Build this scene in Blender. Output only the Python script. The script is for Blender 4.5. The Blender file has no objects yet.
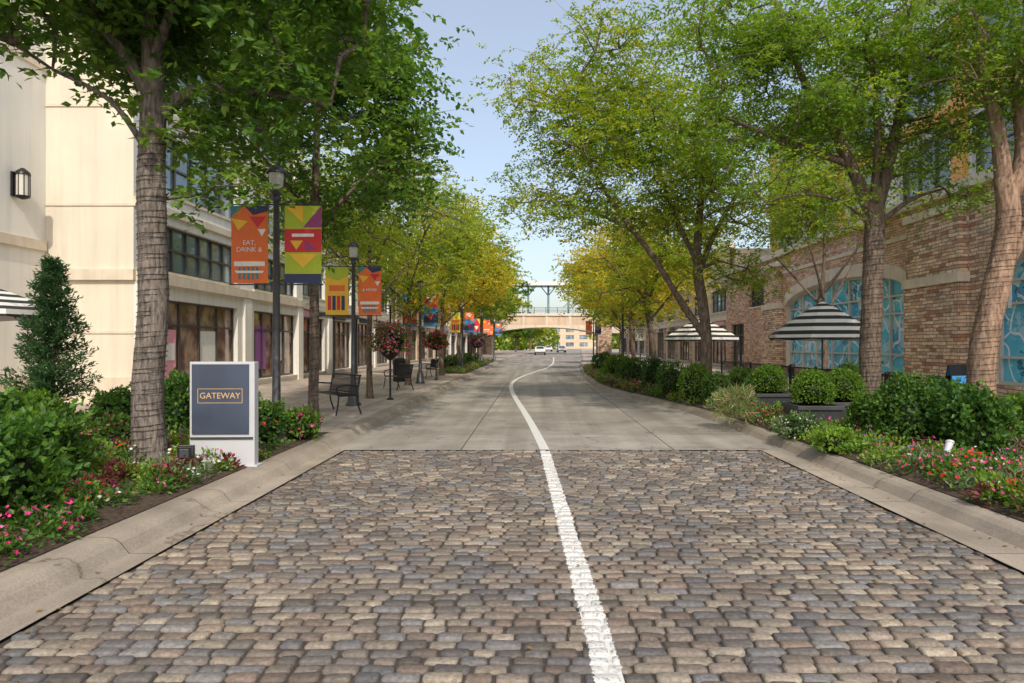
import bpy, math, random
import numpy as np
from mathutils import Vector, noise as mn
random.seed(7); rng=np.random.default_rng(7)
scn=bpy.context.scene
COL=scn.collection
# ---------------------------------------------------------------- materials
def nt(name):
    m=bpy.data.materials.new(name); m.use_nodes=True
    t=m.node_tree; b=t.nodes['Principled BSDF']; return m,t,b
def N(t,ty,**k):
    n=t.nodes.new(ty)
    for a,v in k.items(): setattr(n,a,v)
    return n
def c4(c): return (c[0],c[1],c[2],1)
def mulc(c,f): return tuple(min(1,x*f) for x in c)
def mixn(t,fac,a,b,bt='MIX'):
    n=N(t,'ShaderNodeMix',data_type='RGBA',blend_type=bt)
    for i,v in ((0,fac),(6,a),(7,b)):
        if isinstance(v,bpy.types.NodeSocket): t.links.new(v,n.inputs[i])
        elif i==0: n.inputs[0].default_value=v
        else: n.inputs[i].default_value=c4(v)
    return n.outputs[2]
def math_(t,op,a,b=None,c=None,clamp=False):
    n=N(t,'ShaderNodeMath',operation=op); n.use_clamp=clamp
    for i,v in enumerate((a,b,c)):
        if v is None: continue
        if isinstance(v,bpy.types.NodeSocket): t.links.new(v,n.inputs[i])
        else: n.inputs[i].default_value=v
    return n.outputs[0]
def noi(t,vec,scale,detail=4,rough=.55):
    n=N(t,'ShaderNodeTexNoise'); n.inputs['Scale'].default_value=scale
    n.inputs['Detail'].default_value=detail; n.inputs['Roughness'].default_value=rough
    t.links.new(vec,n.inputs['Vector']); return n.outputs['Fac']
def ramp(t,fac,stops):
    n=N(t,'ShaderNodeValToRGB'); t.links.new(fac,n.inputs[0])
    e=n.color_ramp.elements
    while len(e)<len(stops): e.new(.5)
    for i,(p,c) in enumerate(stops):
        e[i].position=p; e[i].color=c4(c) if len(c)==3 else c
    return n.outputs[0]
def bump(t,b,h,strength,dist=.01):
    n=N(t,'ShaderNodeBump'); n.inputs['Strength'].default_value=strength; n.inputs['Distance'].default_value=dist
    t.links.new(h,n.inputs['Height']); t.links.new(n.outputs[0],b.inputs['Normal'])
def pos(t): return N(t,'ShaderNodeNewGeometry').outputs['Position']
def M(name,col,rough=.7,var=.14,scale=1.5,bmp=.15,bs=40,metal=0,spec=.5,streak=0):
    m,t,b=nt(name); p=pos(t)
    a=noi(t,p,scale,4); 
    c=ramp(t,a,[(.3,mulc(col,1-var)),(.7,mulc(col,1+var))])
    if streak:
        mp=N(t,'ShaderNodeMapping'); mp.inputs['Scale'].default_value=(2.5,2.5,.18); t.links.new(p,mp.inputs[0])
        s=noi(t,mp.outputs[0],1.6,4); s=ramp(t,s,[(.42,(1,1,1)),(.75,(1-streak,)*3)])
        c=mixn(t,1,c,s,'MULTIPLY')
    t.links.new(c,b.inputs['Base Color'])
    b.inputs['Roughness'].default_value=rough; b.inputs['Metallic'].default_value=metal
    b.inputs['Specular IOR Level'].default_value=spec
    if bmp: bump(t,b,noi(t,p,bs,3),bmp)
    return m
def flat(name,col,rough=.6): return M(name,col,rough,.06,6,0)
def leafmat(name,trans=.42,rough=.5,ty=(1.2,1.1,.5)):
    m,t,b=nt(name); at=N(t,'ShaderNodeAttribute'); at.attribute_name='Col'
    c=at.outputs['Color']
    t.links.new(c,b.inputs['Base Color']); b.inputs['Roughness'].default_value=rough
    b.inputs['Specular IOR Level'].default_value=.35
    tr=N(t,'ShaderNodeBsdfTranslucent'); c2=mixn(t,1,c,ty,'MULTIPLY'); 
    g=N(t,'ShaderNodeVectorMath',operation='SCALE'); t.links.new(c2,g.inputs[0]); g.inputs['Scale'].default_value=1.8
    t.links.new(g.outputs[0],tr.inputs[0])
    mx=N(t,'ShaderNodeMixShader'); mx.inputs[0].default_value=trans
    t.links.new(b.outputs[0],mx.inputs[1]); t.links.new(tr.outputs[0],mx.inputs[2])
    t.links.new(mx.outputs[0],t.nodes['Material Output'].inputs[0]); return m
LEAF=leafmat('leaf'); FLOW=leafmat('petal',.3,.6,(1,1,1))
def barkmat(name,c1,c2,sx=9,sz=2.2):
    m,t,b=nt(name); p=pos(t)
    mp=N(t,'ShaderNodeMapping'); mp.inputs['Scale'].default_value=(sx,sx,sz); t.links.new(p,mp.inputs[0])
    a=noi(t,mp.outputs[0],2.5,6,.65); c=ramp(t,a,[(.35,c1),(.65,c2)])
    t.links.new(c,b.inputs['Base Color']); b.inputs['Roughness'].default_value=.9
    bump(t,b,a,.9,.03); return m
BARK_A=barkmat('bark_oak',(.06,.048,.042),(.27,.225,.19),12,2.5)
BARK_B=barkmat('bark_locust',(.055,.04,.03),(.23,.17,.13))
BARK_C=barkmat('bark_tan',(.14,.085,.055),(.40,.27,.19),7,1.8)
def concrete(name,col,bw,bh,mort=.012,off=0,var=.1,stain=.25,dx=0):
    m,t,b=nt(name); p0=pos(t); pv=N(t,'ShaderNodeVectorMath',operation='ADD'); t.links.new(p0,pv.inputs[0]); pv.inputs[1].default_value=(dx,0,0); p=pv.outputs[0]
    br=N(t,'ShaderNodeTexBrick',offset=off,squash=1); t.links.new(p,br.inputs['Vector'])
    br.inputs['Color1'].default_value=c4(mulc(col,1-var)); br.inputs['Color2'].default_value=c4(mulc(col,1+var)); br.inputs['Mortar'].default_value=c4(mulc(col,.3))
    br.inputs['Scale'].default_value=1; br.inputs['Mortar Size'].default_value=mort; br.inputs['Brick Width'].default_value=bw; br.inputs['Row Height'].default_value=bh
    br.inputs['Mortar Smooth'].default_value=.2
    s=ramp(t,noi(t,p,.9,7,.6),[(.3,(1-stain,)*3),(.62,(1.06,)*3)])
    f=ramp(t,noi(t,p,55,3,.7),[(.35,(.80,.80,.80)),(.65,(1.12,1.1,1.1))])
    mp=N(t,'ShaderNodeMapping'); mp.inputs['Scale'].default_value=(1.6,.06,1); t.links.new(p,mp.inputs[0])
    k=ramp(t,noi(t,mp.outputs[0],1.2,4),[(.35,(1-stain*.7,1-stain*.75,1-stain*.8)),(.6,(1.03,)*3)])
    v=N(t,'ShaderNodeTexVoronoi',feature='DISTANCE_TO_EDGE'); v.inputs['Scale'].default_value=.33
    wv=N(t,'ShaderNodeVectorMath',operation='ADD'); t.links.new(p,wv.inputs[0])
    nz=N(t,'ShaderNodeTexNoise'); nz.inputs['Scale'].default_value=1.7; nz.inputs['Detail'].default_value=5; t.links.new(p,nz.inputs['Vector']); t.links.new(nz.outputs['Color'],wv.inputs[1])
    t.links.new(wv.outputs[0],v.inputs['Vector'])
    cr=ramp(t,v.outputs['Distance'],[(0,(.5,.48,.45)),(.005,(1,1,1))])
    c=mixn(t,1,mixn(t,1,mixn(t,1,mixn(t,1,br.outputs['Color'],s,'MULTIPLY'),f,'MULTIPLY'),k,'MULTIPLY'),cr,'MULTIPLY')
    t.links.new(c,b.inputs['Base Color']); b.inputs['Roughness'].default_value=.85
    bump(t,b,noi(t,p,90,2),.25,.004); return m
ROADC=concrete('road_concrete',(.37,.34,.30),3.35,4.2,.014,0,.11,.36,1.15)
KERBC=concrete('kerb_concrete',(.39,.335,.27),50,1.8,.007,0,.06,.38)
WALKC=concrete('sidewalk_concrete',(.50,.42,.35),.75,.75,.010,.5,.14,.2)
def paver():
    m,t,b=nt('street_brick'); p=pos(t)
    at=N(t,'ShaderNodeAttribute'); at.attribute_name='Col'
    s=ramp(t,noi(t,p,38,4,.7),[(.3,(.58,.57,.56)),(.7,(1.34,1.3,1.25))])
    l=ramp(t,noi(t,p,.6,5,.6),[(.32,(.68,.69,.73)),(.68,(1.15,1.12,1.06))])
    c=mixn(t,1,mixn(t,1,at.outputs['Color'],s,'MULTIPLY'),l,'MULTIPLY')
    sp=N(t,'ShaderNodeSeparateXYZ'); t.links.new(p,sp.inputs[0])
    d=math_(t,'ABSOLUTE',math_(t,'SUBTRACT',math_(t,'MULTIPLY_ADD',sp.outputs[1],.0285,sp.outputs[0]),.475))
    d=math_(t,'ADD',d,math_(t,'MULTIPLY',math_(t,'SUBTRACT',noi(t,p,25,3),.5),.06))
    mask=math_(t,'LESS_THAN',d,.076)
    wear=ramp(t,noi(t,p,45,4,.7),[(.36,(.2,.2,.2)),(.47,(.95,.95,.95))])
    fac=math_(t,'MULTIPLY',mask,wear)
    c=mixn(t,fac,c,(.66,.65,.62)); t.links.new(c,b.inputs['Base Color'])
    b.inputs['Roughness'].default_value=.68; bump(t,b,noi(t,p,60,4,.7),.7,.008); return m
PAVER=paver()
SAND=M('joint_sand',(.06,.05,.042),.95,.4,20,.4,80)
def paint(nm='road_paint',a=.32):
    m,t,b=nt(nm); p=pos(t)
    c=ramp(t,noi(t,p,25,6,.7),[(a,(.42,.40,.36)),(a+.14,(.70,.69,.66))]); t.links.new(c,b.inputs['Base Color']); b.inputs['Roughness'].default_value=.6; return m
PAINT=paint()
MULCH=M('mulch',(.065,.042,.028),.95,.6,22,1,60)
GROUND=M('ground',(.16,.15,.11),.95,.2,.5,.3,8)
def stone(name,cols,bw=.34,rh=.085,mort=(.2,.16,.12),ms=.008):
    m,t,b=nt(name); p=pos(t); sp=N(t,'ShaderNodeSeparateXYZ'); t.links.new(p,sp.inputs[0])
    wob=math_(t,'MULTIPLY',math_(t,'SUBTRACT',noi(t,p,2.2,2),.5),.07)
    cb=N(t,'ShaderNodeCombineXYZ'); t.links.new(math_(t,'ADD',sp.outputs[0],sp.outputs[1]),cb.inputs[0]); t.links.new(math_(t,'ADD',sp.outputs[2],wob),cb.inputs[1])
    br=N(t,'ShaderNodeTexBrick',offset=.43,squash=1.8,squash_frequency=3); t.links.new(cb.outputs[0],br.inputs['Vector'])
    br.inputs['Color1'].default_value=(0,0,0,1); br.inputs['Color2'].default_value=(1,1,1,1); br.inputs['Mortar'].default_value=(.5,.5,.5,1)
    br.inputs['Scale'].default_value=1; br.inputs['Mortar Size'].default_value=ms; br.inputs['Brick Width'].default_value=bw; br.inputs['Row Height'].default_value=rh
    k=len(cols)
    c=ramp(t,br.outputs['Color'],[((i+.5)/k,x) for i,x in enumerate(cols)])
    n1=ramp(t,noi(t,cb.outputs[0],7,5),[(.3,(.68,.65,.62)),(.7,(1.25,1.23,1.2))])
    n2=ramp(t,noi(t,cb.outputs[0],.8,3),[(.35,(.84,.83,.83)),(.65,(1.1,1.08,1.06))])
    c=mixn(t,1,mixn(t,1,c,n1,'MULTIPLY'),n2,'MULTIPLY'); c=mixn(t,br.outputs['Fac'],c,mort); t.links.new(c,b.inputs['Base Color'])
    b.inputs['Roughness'].default_value=.85
    h=math_(t,'SUBTRACT',math_(t,'ADD',math_(t,'MULTIPLY',noi(t,p,25,3),.5),math_(t,'MULTIPLY',br.outputs['Color'],.8)),br.outputs['Fac'])
    bump(t,b,h,1,.04); return m
LEDGE=stone('ledgestone',[(.42,.22,.14),(.68,.47,.31),(.78,.60,.43),(.40,.30,.23),(.74,.52,.36),(.80,.66,.50)],.36,.11,(.16,.12,.09),.010)
BRICKW=stone('stone_veneer',[(.48,.25,.17),(.68,.44,.30),(.78,.56,.41),(.58,.34,.24),(.80,.62,.46)],.30,.095,(.26,.19,.14),.009)
CREAM=M('stucco_cream',(.70,.64,.52),.9,.05,.8,.25,60,streak=.14)
WHITE=M('stucco_white',(.78,.755,.70),.9,.05,.8,.2,60,streak=.14)
TANW=M('stucco_tan',(.64,.50,.36),.9,.08,.8,.2,60,streak=.15)
TRIM=M('cast_stone',(.68,.59,.47),.85,.1,2,.25,50,streak=.15)
GREYP=M('grey_panel',(.66,.65,.63),.5,.06,1,.05,50,streak=.1)
ORANGE=M('orange_panel',(.78,.34,.06),.5,.08,1,.05,40)
BLACK=M('black_metal',(.02,.021,.024),.4,.2,5,0,metal=.3)
FRAME=M('window_frame',(.06,.055,.052),.4,.1,5,0)
FRAMEW=M('window_frame_pale',(.55,.53,.49),.5,.08,5,0)
POLE=M('pole_metal',(.08,.082,.09),.4,.15,5,0,metal=.4)
ROOFM=M('roof',(.2,.2,.2),.9)
def glass(name,c1,c2,scale=.6,rough=.05):
    m,t,b=nt(name); p=pos(t); c=ramp(t,noi(t,p,scale,3),[(.4,c1),(.62,c2)]); t.links.new(c,b.inputs['Base Color'])
    b.inputs['Roughness'].default_value=rough; b.inputs['Specular IOR Level'].default_value=1; b.inputs['IOR'].default_value=1.6
    bump(t,b,noi(t,p,.7,1),.05,.05); return m
GLASS=glass('glass_dark',(.03,.04,.045),(.10,.11,.11))
GLASSB=glass('glass_blue',(.10,.16,.20),(.28,.36,.40))
SHOPG=glass('shop_glass',(.15,.07,.055),(.42,.30,.21),1.6,.08)
def film():
    m,t,b=nt('window_film_blue'); p=pos(t)
    base=ramp(t,noi(t,p,.5,3),[(.35,(.03,.30,.56)),(.6,(.12,.56,.76))])
    v=N(t,'ShaderNodeTexVoronoi',feature='DISTANCE_TO_EDGE'); v.inputs['Scale'].default_value=.8
    wv=N(t,'ShaderNodeVectorMath',operation='ADD'); t.links.new(p,wv.inputs[0])
    nz=N(t,'ShaderNodeTexNoise'); nz.inputs['Scale'].default_value=.8; t.links.new(p,nz.inputs['Vector']); t.links.new(nz.outputs['Color'],wv.inputs[1])
    t.links.new(wv.outputs[0],v.inputs['Vector'])
    ln=math_(t,'LESS_THAN',v.outputs['Distance'],.03)
    c=mixn(t,math_(t,'MULTIPLY',ln,.85),base,(.78,.88,.90))
    patch=math_(t,'GREATER_THAN',noi(t,p,1.3,6,.75),.54)
    c=mixn(t,math_(t,'MULTIPLY',patch,.5),c,(.6,.78,.82))
    patch=math_(t,'GREATER_THAN',noi(t,p,.9,5,.75),.58)
    c=mixn(t,math_(t,'MULTIPLY',patch,.8),c,(.02,.10,.18))
    t.links.new(c,b.inputs['Base Color']); b.inputs['Roughness'].default_value=.1; return m
FILM=film()
# ---------------------------------------------------------------- mesh helpers
def mk(name,V,groups,mats,col=None,parent=None):
    V=np.asarray(V,dtype=np.float32); me=bpy.data.meshes.new(name)
    me.vertices.add(len(V)); me.vertices.foreach_set('co',V.ravel())
    li=[];ls=[];mi=[];sm=[];o=0
    for F,m,s in groups:
        F=np.asarray(F,dtype=np.int32)
        if len(F)==0: continue
        k=F.shape[1]; n=len(F); li.append(F.ravel()); ls.append(o+np.arange(n)*k); o+=n*k
        mi.append(np.full(n,m)); sm.append(np.full(n,s))
    li=np.concatenate(li).astype(np.int32); ls=np.concatenate(ls).astype(np.int32)
    me.loops.add(len(li)); me.loops.foreach_set('vertex_index',li)
    me.polygons.add(len(ls)); me.polygons.foreach_set('loop_start',ls)
    me.polygons.foreach_set('material_index',np.concatenate(mi).astype(np.int32))
    for m in mats: me.materials.append(m)
    me.update(calc_edges=True); me.validate()
    me.polygons.foreach_set('use_smooth',np.concatenate(sm).astype(bool))
    if col is not None:
        a=me.color_attributes.new('Col','FLOAT_COLOR','POINT')
        cc=np.ones((len(V),4),dtype=np.float32); cc[:,:3]=col; a.data.foreach_set('color',cc.ravel())
    ob=bpy.data.objects.new(name,me); COL.objects.link(ob)
    if parent: ob.parent=parent
    return ob
class Bd:
    def __init__(s): s.v=[];s.f=[];s.m=[];s.mats=[];s.sm=[]
    def mi(s,m):
        if m not in s.mats: s.mats.append(m)
        return s.mats.index(m)
    def poly(s,pts,m,smooth=False):
        o=len(s.v); s.v+= [tuple(p) for p in pts]; s.f.append(tuple(range(o,o+len(pts)))); s.m.append(s.mi(m)); s.sm.append(smooth)
    def add(s,vs,fs,m,smooth=False):
        o=len(s.v); s.v+=[tuple(p) for p in vs]; i=s.mi(m)
        for f in fs: s.f.append(tuple(o+a for a in f)); s.m.append(i); s.sm.append(smooth)
    def box(s,x0,x1,y0,y1,z0,z1,m):
        if x0>x1:x0,x1=x1,x0
        if y0>y1:y0,y1=y1,y0
        if z0>z1:z0,z1=z1,z0
        s.add([(x0,y0,z0),(x1,y0,z0),(x1,y1,z0),(x0,y1,z0),(x0,y0,z1),(x1,y0,z1),(x1,y1,z1),(x0,y1,z1)],
          [(0,3,2,1),(4,5,6,7),(0,1,5,4),(1,2,6,5),(2,3,7,6),(3,0,4,7)],m)
    def cyl(s,p0,p1,r0,r1,m,n=12):
        p0=Vector(p0);p1=Vector(p1);d=(p1-p0).normalized(); a=d.orthogonal().normalized(); b=d.cross(a)
        vs=[]
        for p,r in((p0,r0),(p1,r1)):
            for i in range(n):
                t=2*math.pi*i/n; vs.append(p+(a*math.cos(t)+b*math.sin(t))*r)
        s.add(vs,[(i,(i+1)%n,n+(i+1)%n,n+i) for i in range(n)],m,True)
        s.add(vs[:n],[tuple(range(n-1,-1,-1))],m); s.add(vs[n:],[tuple(range(n))],m)
    def tube(s,pts,r,m,n=6):
        for a,b in zip(pts,pts[1:]): s.cyl(a,b,r,r,m,n)
    def lathe(s,prof,m,n=20,cx=0,cy=0):
        vs=[];k=len(prof)
        for r,z in prof:
            for i in range(n):
                t=2*math.pi*i/n; vs.append((cx+r*math.cos(t),cy+r*math.sin(t),z))
        fs=[(j*n+i,j*n+(i+1)%n,(j+1)*n+(i+1)%n,(j+1)*n+i) for j in range(k-1) for i in range(n)]
        s.add(vs,fs,m,True); s.add(vs[-n:],[tuple(range(n))],m)
    def done(s,name,parent=None,bevel=0):
        me=bpy.data.meshes.new(name); me.from_pydata(s.v,[],s.f)
        for m in s.mats: me.materials.append(m)
        me.polygons.foreach_set('material_index',s.m); me.polygons.foreach_set('use_smooth',s.sm); me.update()
        ob=bpy.data.objects.new(name,me); COL.objects.link(ob)
        if parent: ob.parent=parent
        if bevel:
            md=ob.modifiers.new('bev','BEVEL'); md.width=bevel; md.segments=2; md.limit_method='ANGLE'; md.angle_limit=.8
        return ob
def empty(name,loc=(0,0,0),rz=0):
    e=bpy.data.objects.new(name,None); COL.objects.link(e); e.location=loc; e.rotation_euler=(0,0,rz); e.empty_display_size=.1; return e
def text(s,size,loc,rot,mat,parent,name='lettering',ext=.004):
    cu=bpy.data.curves.new(name,'FONT'); cu.body=s; cu.size=size; cu.extrude=ext; cu.align_x='CENTER'; cu.align_y='CENTER'
    cu.materials.append(mat); o=bpy.data.objects.new(name,cu); COL.objects.link(o); o.location=loc; o.rotation_euler=rot; o.parent=parent; return o
# ---------------------------------------------------------------- ground / road
def interp(tab,y):
    return float(np.interp(y,[a for a,_ in tab],[b for _,b in tab]))
RT=[(-10,3.95),(12,3.95),(15,3.88),(18,3.6),(21,3.0),(24,2.5),(27,2.35),(35,2.5),(45,3.0),(60,4.0),(80,5.6),(140,9.5),(320,22)]
LT=[(-10,-3.2),(45,-3.2),(66,-3.1),(90,-2.6),(110,-1.7),(140,.2),(320,12)]
ys=[-10+0.5*i for i in range(140)]+[60+4*i for i in range(66)]
def xr(y):
    return np.mean([interp(RT,y+d) for d in(-1.5,-.75,0,.75,1.5)])
def xl(y): return interp(LT,y)
b=Bd(); b.poly([(-1500,-800,-.08),(1500,-800,-.08),(1500,3000,-.08),(-1500,3000,-.08)],GROUND); b.done('ground')
b=Bd()
for a,c in zip(ys,ys[1:]):
    if c<=10.73: continue
    a2=max(a,10.73)
    b.poly([(xl(a2)-.02,a2,0),(xr(a2)+.02,a2,0),(xr(c)+.02,c,0),(xl(c)-.02,c,0)],ROADC)
b.poly([(-3.22,-10,0),(-2.98,-10,0),(-2.98,10.73,0),(-3.22,10.73,0)],KERBC)
b.poly([(3.56,-10,0),(3.97,-10,0),(3.97,10.73,0),(3.56,10.73,0)],KERBC)
b.done('road')
def kerb(name,fx,sg,w):
    b=Bd(); prof=[(-.01,-.01),(.03,.035),(.07,.085),(.12,.118),(.18,.128),(w,.131)]
    P=[]
    for y in ys: P.append([(fx(y)+sg*p,y,z) for p,z in prof])
    for A,C in zip(P,P[1:]):
        for i in range(len(prof)-1): b.poly([A[i],A[i+1],C[i+1],C[i]],KERBC,True)
    b.done(name)
kerb('kerb',xl,-1,.36); kerb('kerb',xr,1,.24)
b=Bd()
for a,c in zip(ys,ys[1:]): b.poly([(-30,a,.125),(xl(a)-.355,a,.125),(xl(c)-.355,c,.125),(-30,c,.125)],WALKC)
b.done('sidewalk')
b=Bd()
for a,c in zip(ys,ys[1:]): b.poly([(xr(a)+.235,a,.125),(40,a,.125),(40,c,.125),(xr(c)+.235,c,.125)],WALKC)
b.done('sidewalk')
LN=[(10.74,.169),(14,-.03),(18.8,-.39),(22,-.64),(25,-.84),(28,-.95),(31,-.95),(34,-.78),(37.5,-.45),(43,.2),(49,.95),(57,1.5),(66,1.9),(90,2.6),(140,5)]
b=Bd(); yy=list(np.arange(10.74,90,1.0))
def lx(y): return np.mean([interp(LN,max(10.74,y+d)) for d in(-1.5,0,1.5)]) if y>12.5 else interp(LN,y)
for a,c in zip(yy,yy[1:]): b.poly([(lx(a)-.075,a,.004),(lx(a)+.075,a,.004),(lx(c)+.075,c,.004),(lx(c)-.075,c,.004)],PAINT)
lc=lambda y:.475-.0285*y
b.poly([(lc(-8)-.070,-8,-.0145),(lc(-8)+.070,-8,-.0145),(lc(10.7)+.070,10.7,-.0145),(lc(10.7)-.070,10.7,-.0145)],PAINT)
b.done('road_marking')
def setts():
    V=[];F=[];C=[];o=0
    pal=np.array([(.21,.18,.152),(.25,.212,.178),(.165,.15,.142),(.29,.25,.20),(.14,.125,.112),(.225,.18,.15),(.20,.195,.195),(.32,.28,.23),(.20,.158,.13),(.175,.172,.178)])
    y=-4.0
    while y<10.70:
        rh=.100+random.uniform(-.009,.009)
        if y+rh>10.73: rh=10.73-y
        x=-2.98-random.uniform(0,.2)
        ph=random.random()*6; pa=random.uniform(.006,.016)
        while x<3.56:
            w=.172+random.uniform(-.05,.045); x0=max(x,-2.98); x1=min(x+w,3.56); x+=w
            if x1-x0<.04: continue
            g=.0055; xa=x0+g+random.uniform(0,.007); xb=x1-g-random.uniform(0,.007)
            ww=pa*math.sin(x*1.1+ph)
            ya=y+g+random.uniform(-.002,.006)+ww; yb=y+rh-g-random.uniform(-.002,.006)+ww
            z=-.004+random.gauss(0,.0035)+.010*mn.noise((x*.7,y*.7,0)); tx=random.gauss(0,.026); ty=random.gauss(0,.03)
            xs=[xa,xa+.016,xb-.016,xb]; yys=[ya,ya+.014,yb-.014,yb]; cx=(xa+xb)/2; cy=(ya+yb)/2; sk=random.gauss(0,.035)
            for j,yv in enumerate(yys):
                for i,xv in enumerate(xs):
                    e=(i in(0,3))+(j in(0,3))
                    yv2=yv+(xv-cx)*sk
                    if e==2: xv+=(cx-xv)*.06; yv2=yv2+(cy-yv2)*.11
                    V.append((xv+random.uniform(-.004,.004),yv2+random.uniform(-.003,.003),z+(xv-cx)*tx+(yv-cy)*ty-(0,.007,.012)[e]+random.uniform(-.002,.002)))
            for j in range(3):
                for i in range(3): a=o+j*4+i; F.append((a,a+1,a+5,a+4))
            ring=[0,1,2,3,7,11,15,14,13,12,8,4]
            for r in ring: vx,vy,vz=V[o+r]; V.append((vx,vy,-.045))
            for k in range(12): 
                a=o+ring[k]; bb=o+ring[(k+1)%12]; F.append((bb,a,o+16+k,o+16+(k+1)%12))
            c=pal[random.randrange(10)]*random.uniform(.68,1.2); C+= [c]*28; o+=28
        y+=rh
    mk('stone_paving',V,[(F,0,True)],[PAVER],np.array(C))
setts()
b=Bd(); b.poly([(-2.99,-10,-.022),(3.57,-10,-.022),(3.57,10.74,-.022),(-2.99,10.74,-.022)],SAND); b.done('paving_bed')
# ---------------------------------------------------------------- foliage
def nrm(a): return a/np.maximum(np.linalg.norm(a,axis=1,keepdims=True),1e-6)
def leaves(P,A,Nn,L,W,fold=.25):
    n=len(P); A=nrm(A); S=nrm(np.cross(A,Nn)); Nn=np.cross(S,A)
    L=np.asarray(L).reshape(-1,1)*np.ones((n,1)); W=np.asarray(W).reshape(-1,1)*np.ones((n,1))
    V=np.stack([P,P+A*L*.45+S*W+Nn*W*fold,P+A*L,P+A*L*.45-S*W+Nn*W*fold],1).reshape(-1,3)
    i=np.arange(n)[:,None]*4
    F=np.concatenate([i+np.array([[0,1,2]]),i+np.array([[0,2,3]])],0); return V,F
def colors(n,pal,jit=.25):
    pal=np.array(pal); c=pal[rng.integers(0,len(pal),n)]; return c*(1+rng.uniform(-jit,jit,(n,1)))
OAK=[(.06,.14,.022),(.085,.18,.025),(.12,.23,.03),(.06,.15,.03),(.17,.27,.04)]
LOC=[(.16,.27,.025),(.22,.33,.03),(.30,.37,.035),(.12,.23,.03),(.38,.39,.04)]
GOLD=[(.48,.40,.04),(.56,.43,.04),(.36,.39,.04),(.24,.33,.04),(.58,.46,.06)]
MIXG=[(.24,.34,.03),(.34,.38,.04),(.42,.40,.04),(.17,.28,.03)]
def cones(segs,n=6):
    S=np.array(segs); p0=S[:,0:3];p1=S[:,3:6];r0=S[:,6:7];r1=S[:,7:8]
    d=nrm(p1-p0); h=np.where(np.abs(d[:,2:3])>.9,np.array([[1,0,0]]),np.array([[0,0,1]])); a=nrm(np.cross(d,h)); bb=np.cross(d,a)
    R=[]
    for p,r in((p0,r0),(p1,r1)):
        for i in range(n):
            t=2*math.pi*i/n; R.append(p+(a*math.cos(t)+bb*math.sin(t))*r)
    V=np.stack(R,1).reshape(-1,3); o=np.arange(len(S))[:,None]*2*n
    F=np.concatenate([o+np.array([[i,(i+1)%n,n+(i+1)%n,n+i]]) for i in range(n)],0); return V,F
def trunkmesh(pl,n=16,seed=0):
    P=np.array([q[:3] for q in pl],float); R=np.array([q[3] for q in pl],float); k=len(pl)
    T=np.linspace(0,k-1,(k-1)*8+1)
    def cr(A,t):
        i=min(int(t),k-2); f=t-i; g=lambda j:A[max(0,min(k-1,j))]
        p0,p1,p2,p3=g(i-1),g(i),g(i+1),g(i+2)
        return .5*((2*p1)+(-p0+p2)*f+(2*p0-5*p1+4*p2-p3)*f*f+(-p0+3*p1-3*p2+p3)*f**3)
    V=[]
    pts=[cr(P,t) for t in T]; rr=[max(.008,cr(R,t)) for t in T]
    for j,(p,r) in enumerate(zip(pts,rr)):
        d=pts[min(j+1,len(pts)-1)]-pts[max(j-1,0)]; d=d/np.linalg.norm(d); a=np.cross(d,[0,1,0.01]); a/=np.linalg.norm(a); bb=np.cross(d,a)
        for i in range(n):
            t=2*math.pi*i/n; q=r*(1+.16*mn.noise((math.cos(t)*1.3+seed,math.sin(t)*1.3,p[2]*1.2))+.05*mn.noise((math.cos(t)*5,math.sin(t)*5+seed,p[2]*4)))
            V.append(p+(a*math.cos(t)+bb*math.sin(t))*q)
    F=[(j*n+i,j*n+(i+1)%n,(j+1)*n+(i+1)%n,(j+1)*n+i) for j in range(len(pts)-1) for i in range(n)]
    return np.array(V),np.array(F),pts,rr
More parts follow.
